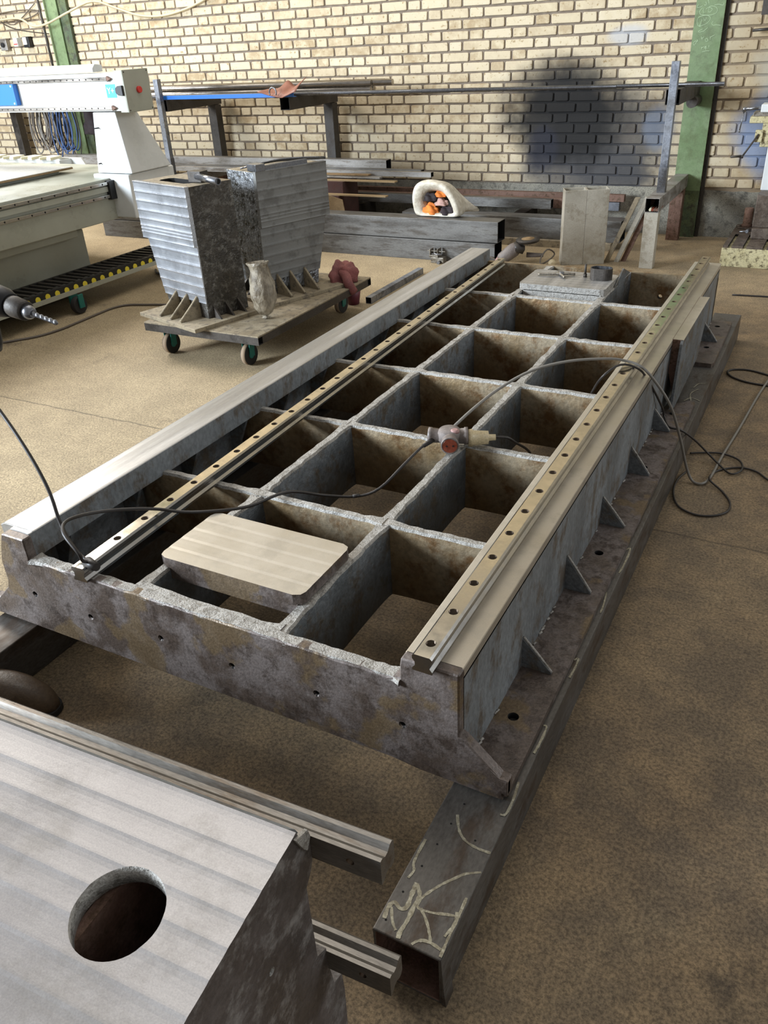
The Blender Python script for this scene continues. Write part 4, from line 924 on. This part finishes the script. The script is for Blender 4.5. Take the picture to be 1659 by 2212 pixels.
def oval(a, c_, r): return [(a*math.cos(q)+ (.018 if math.cos(q) > 0 else -.018), c_*math.sin(q)) for q in [k*math.pi/12+.01 for k in range(24)]]
b.prism(oval(.034, .034, 0), 0, .052, 'z'); o = b.build('cup_wall', ['dark', 'hole'], t)
c = MB(); c.prism(oval(.029, .029, 0), .006, .08, 'z'); cut(o, c, 'bar')
t = tag(empty('cap_screw', (-.50, 2.815, .3925)), 'black cap screw standing beside the oval cup', 'screw')
b = MB(); b.cyl((0, 0, 0), (0, 0, .014), .009, 14); b.cyl((0, 0, .014), (0, 0, .06), .0055, 12); b.build('screw_body', 'dark', t)
t = tag(empty('pliers', (-.62, 2.80, .3935)), 'pair of steel pliers lying on the far mounting pad', 'pliers')
b = MB(); b.tube([(-.10, -.03, .006), (-.03, -.01, .008), (.02, .0, .01), (.07, .02, .006)], .006, 8); b.build('handle', 'vise', t)
b = MB(); b.tube([(-.02, .035, .006), (.0, .0, .010), (.04, -.05, .006)], .006, 8); b.build('handle', 'vise', t)
b = MB(); b.cyl((.01, 0, 0), (.01, 0, .018), .012, 14); b.build('pivot', 'bar', t)

# ------------------------------------------------------------------ socket splitter and cables
t = tag(empty('socket_splitter', (-.385, .955, .369)), 'rubber three-way socket splitter with brown sockets on a crossing of ribs', 'socket')
b = MB(); b.lathe((0, 0, 0.030), (0, 0, 1), [(-.018, .03), (-.012, .036), (.012, .036), (.020, .03), (.022, .012)], 24); b.build('hub', 'grip', t)
def sock(ang, L, r, front):
    d = Vector((math.cos(ang), math.sin(ang), 0)); b = MB(); b.lathe(Vector((0, 0, .026))+d*.015, d, [(0, .020), (.01, r*.95), (L-.012, r), (L-.010, r*1.12), (L, r*1.12), (L, r*.92), (L-.004, r*.9)], 24); o = b.build('socket_arm', 'grip', t)
    if front:
        b = MB(); b.cyl(Vector((0, 0, .026))+d*(L+.010), Vector((0, 0, .026))+d*(L+.0158), r*.9, 24); so = b.build('socket_face', 'socket', o)
        b = MB(); e = d.cross(Vector((0, 0, 1)))
        for s_ in (-1, 1): b.cyl(Vector((0, 0, .026))+d*(L+.0155)+e*.0095*s_, Vector((0, 0, .026))+d*(L+.0163)+e*.0095*s_, .0028, 10)
        b.build('contact_holes', 'hole', so)
sock(math.radians(-65), .052, .024, True); sock(math.radians(-165), .048, .022, True); sock(math.radians(25), .040, .024, False)
b = MB(); b.lathe((.02, -.005, .045), (0, -.02, 1), [(0, .014), (.006, .014), (.010, .008)], 14); b.build('hanging_lug', 'pinkgrey', t)
d = Vector((math.cos(math.radians(25)), math.sin(math.radians(25)), .0))
b = MB(); b.lathe(Vector((-.385, .955, .388))+d*.056, d, [(0, .026), (.012, .027), (.014, .023), (.06, .020), (.062, .010), (.082, .009)], 22)
tag(b.build('plug', 'cream'), 'cream rubber plug pushed into the right side of the socket splitter', 'plug')
b = MB(); b.tube([tuple(Vector((-.385, .955, .388))+d*.135), (-0.23, 1.03, 0.385), (-0.216, 1.073, 0.35), (-0.223, 1.185, 0.28), (-0.247, 1.311, 0.2)], .004, 8)
tag(b.build('power_cable', 'cable'), 'black cable running from the cream plug down into a bed cell', 'cable', 'power cables')
A_ = [(-0.882, -0.02, 0.415), (-0.86, -0.045, 0.44), (-0.849, -0.057, 0.47), (-0.898, -0.044, 0.5), (-0.939, -0.003, 0.5), (-0.962, 0.069, 0.475), (-0.942, 0.136, 0.455), (-0.91, 0.195, 0.435), (-0.885, 0.24, 0.415), (-0.833, 0.274, 0.4), (-0.765, 0.321, 0.394), (-0.722, 0.401, 0.375), (-0.691, 0.486, 0.372), (-0.666, 0.538, 0.36), (-0.633, 0.625, 0.31), (-0.562, 0.686, 0.29), (-0.504, 0.723, 0.31), (-0.461, 0.80, 0.36), (-0.44, 0.87, 0.385), (-0.427, 0.925, 0.39)]
b = MB(); b.tube(A_, .0042, 8); b.cyl((-.425, .935, .389), (-.438, .885, .385), .009, 12, .006); b.cyl((-.57, .678, .292), (-.555, .692, .292), .0058, 10)
tag(b.build('power_cable', 'cable'), 'thin dark cable sagging from the loose rail to the socket splitter', 'cable', 'power cables')
b = MB(); b.tube([(-1.3, .12, .76), (-1.233, 0.1, 0.738), (-1.186, 0.09, 0.704), (-1.118, 0.07, 0.654), (-1.055, 0.05, 0.595), (-1.014, 0.035, 0.536), (-0.988, 0.02, 0.466), (-0.932, 0.0, 0.42), (-0.879, -0.01, 0.405)], .0045, 8); b.cyl((-.89, -.01, .405), (-.85, -.02, .408), .014, 14, .010)
tag(b.build('tool_cable', 'cable'), 'black cable hanging from the hand drill down to the end of the loose rail', 'cable', 'power cables')
B_ = [(-0.387, 0.973, 0.41), (-0.358, 1.067, 0.44), (-0.324, 1.213, 0.46), (-0.255, 1.319, 0.49), (-0.163, 1.413, 0.5), (-0.065, 1.501, 0.49), (-0.022, 1.546, 0.475), (0.038, 1.561, 0.455), (0.095, 1.564, 0.4), (0.147, 1.578, 0.32), (0.185, 1.638, 0.18), (0.215, 1.673, 0.06), (0.24, 1.678, 0.01), (0.273, 1.67, 0.008), (0.294, 1.735, 0.008), (0.307, 1.92, 0.008), (0.334, 2.22, 0.008), (0.363, 2.593, 0.008), (0.399, 2.903, 0.008)]
b = MB(); b.tube(B_, .0047, 8); tag(b.build('power_cable', 'cableg'), 'thick grey cable arching from the splitter over the right rail to the floor', 'cable', 'power cables')
C_ = [(-0.146, 1.593, 0.25), (-0.115, 1.532, 0.34), (-0.065, 1.462, 0.44), (-0.02, 1.51, 0.472), (0.033, 1.55, 0.45), (0.062, 1.632, 0.37), (0.085, 1.8, 0.22), (0.091, 1.836, 0.17), (0.121, 1.778, 0.158), (0.164, 1.778, 0.152), (0.21, 1.826, 0.1), (0.261, 1.875, 0.03), (0.321, 1.824, 0.008), (0.358, 1.785, 0.008), (0.385, 1.823, 0.008), (0.383, 1.877, 0.008), (0.356, 1.919, 0.008), (0.296, 1.94, 0.008), (0.224, 1.915, 0.008), (0.195, 1.899, 0.008)]
b = MB(); b.tube(C_, .0038, 8); tag(b.build('power_cable', 'cable'), 'thin dark cable from a bed cell over the rail, curling on the floor', 'cable', 'power cables')
D_ = [(0.56, 1.73, .005), (0.479, 1.795, 0.005), (0.437, 1.843, 0.005), (0.381, 1.855, 0.005), (0.322, 1.815, 0.005), (0.297, 1.769, 0.006), (0.295, 1.7, 0.014), (0.346, 1.648, 0.005), (0.382, 1.576, 0.005), (0.381, 1.511, 0.005), (0.343, 1.466, 0.005), (0.287, 1.452, 0.005), (0.228, 1.487, 0.005), (0.195, 1.576, 0.005), (0.19, 1.673, 0.005), (0.207, 1.748, 0.005)]
b = MB(); b.tube(D_, .0036, 8); tag(b.build('power_cable', 'cable'), 'thin black cable looped in a wide ring on the floor right of the bed', 'cable', 'power cables')
E_ = [(0.55, 2.75, .005), (0.438, 2.797, 0.005), (0.365, 2.843, 0.005), (0.292, 2.873, 0.005), (0.233, 2.863, 0.005), (0.205, 2.837, 0.005), (0.206, 2.799, 0.005), (0.238, 2.752, 0.005), (0.311, 2.714, 0.005), (0.427, 2.705, 0.005), (.6, 2.72, .005)]
b = MB(); b.tube(E_, .0045, 8); tag(b.build('power_cable', 'cable'), 'narrow black cable loop on the floor at the far right edge', 'cable', 'power cables')
b = MB(); b.tube([(.05, 4.1, .005), (.25, 4.12, .005), (.7, 4.16, .005)], .005, 8); tag(b.build('power_cable', 'cable'), 'straight black cable on the floor in front of the drilling machine', 'cable', 'power cables')
F2 = [(-3.9, 1.7, .006), (-3.669, 1.832, 0.007), (-3.643, 1.875, 0.007), (-3.521, 2.04, 0.007), (-3.487, 2.187, 0.007), (-3.49, 2.313, 0.007), (-3.50, 2.507, 0.007), (-3.50, 2.639, 0.007), (-3.45, 2.728, 0.007), (-3.3, 2.785, 0.007), (-3.1, 2.886, 0.007), (-2.85, 3.3, .007)]
b = MB(); b.tube(F2, .007, 8); tag(b.build('power_cable', 'cablebr'), 'brown-grey cable snaking over the floor from under the router towards the trolley', 'cable', 'power cables')
b = MB(); b.tube([(-3.9, 3.5, .012), (-3.8, 3.42, .012), (-3.6, 3.40, .012), (-3.3, 3.55, .012), (-3.2, 3.7, .012), (-3.3, 3.8, .012), (-3.5, 3.72, .012)], .009, 8); tag(b.build('power_cable', 'cable'), 'thick dark cable coiled on the floor behind the cable chain', 'cable', 'power cables')

# ------------------------------------------------------------------ hand drill, hand and boot at the left edge
t = tag(empty('hand_drill', (-1.045, .135, .945)), 'dark hand drill with a twist bit, at the left edge of the picture', 'drill')
dd = Vector((.165, -.015, -.022)).normalized()
b = MB(); b.lathe(Vector((-.16, .0, .035)), dd, [(0, .03), (.03, .036), (.10, .034), (.13, .026)], 22); b.build('motor_housing', 'black', t)
b = MB(); b.lathe(Vector((-.16, 0, .035))+dd*.128, dd, [(0, .022), (.012, .024), (.05, .022), (.052, .019)], 22); ck = b.build('chuck', 'dark', t)
b = MB(); b.lathe(Vector((-.16, 0, .035))+dd*.18, dd, [(0, .016), (.014, .015), (.024, .009)], 18); b.build('chuck_nose', 'bar', ck)
b = MB()
p0 = Vector((-.16, 0, .035))+dd*.200; a_ = dd.orthogonal().normalized(); c_ = dd.cross(a_); n_ = 40; rings = []
for i in range(n_+1):
    q = i/n_; tw = q*18; rr = .0058*(1-max(0, (q-.94)/.07)); row = []
    for k in range(12):
        an = 2*math.pi*k/12; fl_ = .62 + .38*abs(math.cos(an)); row.append(b.bm.verts.new(p0 + dd*(.085*q) + (a_*math.cos(an+tw) + c_*math.sin(an+tw))*rr*fl_))
    rings.append(row)
for r0, r1_ in zip(rings, rings[1:]):
    for k in range(12): b.bm.faces.new((r0[k], r0[(k+1) % 12], r1_[(k+1) % 12], r1_[k]))
b.bm.faces.new(rings[-1])
b.build('twist_bit', 'bar', t)
b = MB(); b.lathe((-.13, 0, .02), (-.25, .05, -1), [(0, .022), (.05, .019), (.11, .020), (.13, .016)], 16); b.build('grip_handle', 'black', t)
# worker's boot
t = tag(empty('work_boot', (-1.125, -.19, 0), .34), 'dusty brown work boot on the floor beside the left box tube', 'boot')
bmx = bmesh.new(); bmesh.ops.create_uvsphere(bmx, u_segments=32, v_segments=22, radius=1)
for v_ in bmx.verts:
    p = v_.co.copy(); toe = (p.x+1)/2; sg = lambda a, e: math.copysign(abs(a)**e, a)
    h = .115 - .045*toe**1.5; wd = .043 + .010*math.sin(toe*3.0)
    v_.co = Vector((sg(p.x, .8)*.15, sg(p.y, .8)*wd, .014 + sg(max(0, p.z), .6)*h))
for f in bmx.faces: f.smooth = True
me = bpy.data.meshes.new('upper'); bmx.to_mesh(me); bmx.free(); me.materials.append(M['boot']); o = bpy.data.objects.new('upper', me); COL.objects.link(o); o.parent = t
b = MB(); b.prism([(.153*math.copysign(abs(math.cos(q))**.8, math.cos(q)), .054*math.copysign(abs(math.sin(q))**.8, math.sin(q))) for q in [k*math.pi/16+.01 for k in range(32)]], 0, .018, 'z'); b.build('sole', 'rubber', t, bevel=.002)
b = MB(); b.lathe((-.10, 0, .05), (-.02, 0, .5), [(0, .045), (.06, .050), (.14, .055)], 20); b.build('shaft', 'boot', t)

# ------------------------------------------------------------------ things on the wall, top left
t = tag(empty('wall_conduit', (-6.68, 5.5, .9)), 'dark vertical steel conduit beside the left green column', 'conduit')
b = MB(); b.cyl((0, 0, 0), (-.01, 0, 1.4), .012, 12); b.build('conduit_pipe', 'dark', t)
b = MB(); b.tube([(-7.6, 5.5, 1.74), (-7.343, 5.5, 1.741), (-7.006, 5.5, 1.744), (-6.781, 5.45, 1.671), (-6.588, 5.45, 1.678), (-6.248, 5.45, 1.762), (-6.029, 5.55, 1.83), (-5.805, 5.6, 1.766), (-5.54, 5.6, 1.694), (-5.267, 5.6, 1.676), (-4.989, 5.6, 1.711), (-4.768, 5.6, 1.768), (-4.604, 5.6, 1.826), (-4.3, 5.6, 1.95)], .010, 8)
tag(b.build('wall_cable', 'cablecream'), 'cream cable draped along the top of the brick wall', 'cable', 'cables on the wall')
b = MB(); b.tube([(-7.413, 5.6, 1.803), (-7.069, 5.6, 1.816), (-6.825, 5.6, 1.80), (-6.9, 5.6, 1.76), (-7.1, 5.6, 1.735), (-7.35, 5.6, 1.76), (-7.2, 5.6, 1.70), (-6.85, 5.6, 1.86)], .005, 6)
tag(b.build('wall_cable', 'cablebr'), 'tangled thin grey cables near the wall switches', 'cable', 'cables on the wall')
b = MB(); b.tube([(-7.42, 5.6, 1.9), (-7.4, 5.6, 1.75), (-7.2, 5.6, 1.66), (-6.75, 5.6, 1.60)], .005, 6)
tag(b.build('wall_cable', 'dark'), 'thin dark cable running diagonally above the switches', 'cable', 'cables on the wall')
t = tag(empty('wall_switch', (-7.40, 5.6, 1.53)), 'grey rotary switch box on the brick wall at the far left', 'switch')
b = MB(); b.box(-.05, .05, -.03, .025, -.05, .055); b.build('switch_box', 'tubelt', t, bevel=.004)
b = MB(); b.cyl((0, -.03, .0), (0, -.045, .0), .022, 20); b.build('knob', 'black', t)
t = tag(empty('breaker', (-7.20, 5.6, 1.545)), 'small white breaker with a red stripe on the wall', 'breaker')
b = MB(); b.box(-.03, .025, -.04, .025, -.035, .04); b.build('body', 'white', t, bevel=.002)
b = MB(); b.box(-.028, .023, -.042, -.04, -.02, -.01); b.build('stripe', 'red', t)
t = tag(empty('wall_socket', (-7.06, 5.6, 1.54)), 'white and black wall socket with thin wires, beside the breaker', 'socket')
b = MB(); b.box(-.045, .04, -.03, .025, -.045, .05); b.build('body', 'black', t, bevel=.004)
b = MB(); b.box(-.03, .02, -.045, -.03, -.02, .045); b.build('cover', 'white', t, bevel=.003)
# coil of cables hanging behind the router
rnd = random.Random(11)
for k in range(26):
    blue = k > 14; cx = (-6.98+.02*(k % 15)) if not blue else (-6.66+.022*(k-15)); cx += rnd.uniform(-.02, .02); w_ = rnd.uniform(.05, .13); h_ = rnd.uniform(.40, .50) if blue else rnd.uniform(.33, .47)
    y0 = 5.42-rnd.uniform(0, .08); zt_ = 1.0
    pts = [(cx-w_*.5, y0, zt_), (cx-w_*.8, y0-.02, zt_-h_*.5), (cx-w_*.45, y0-.03, zt_-h_*.9), (cx, y0-.03, zt_-h_), (cx+w_*.5, y0-.02, zt_-h_*.88), (cx+w_*.8, y0-.01, zt_-h_*.5), (cx+w_*.4, y0, zt_)]
    if k == 0: hc = tag(empty('hanging_cables', (-6.75, 5.45, .95)), 'bundle of grey and blue cables hanging on the wall behind the router', 'cable')
    b = MB(); b.tube([(x+6.75, y-5.45, z-.95) for x, y, z in pts], .0075 if not blue else .006, 6); b.build('cable_loop', ['cableg', 'cablebr', 'cablebr'][k % 3] if not blue else ['cableblue', 'cable', 'cableblue'][k % 3], hc)
b = MB(); b.box(-.5, .5, 0, .03, .04, .07); b.build('hook_bar', 'dark', hc)
bl = blanket('dark_jacket', (-6.20, 5.42, .72), .13, .08, .24, 'darkcloth', 8, 'dark cloth hanging in front of the left green column', 'cloth')
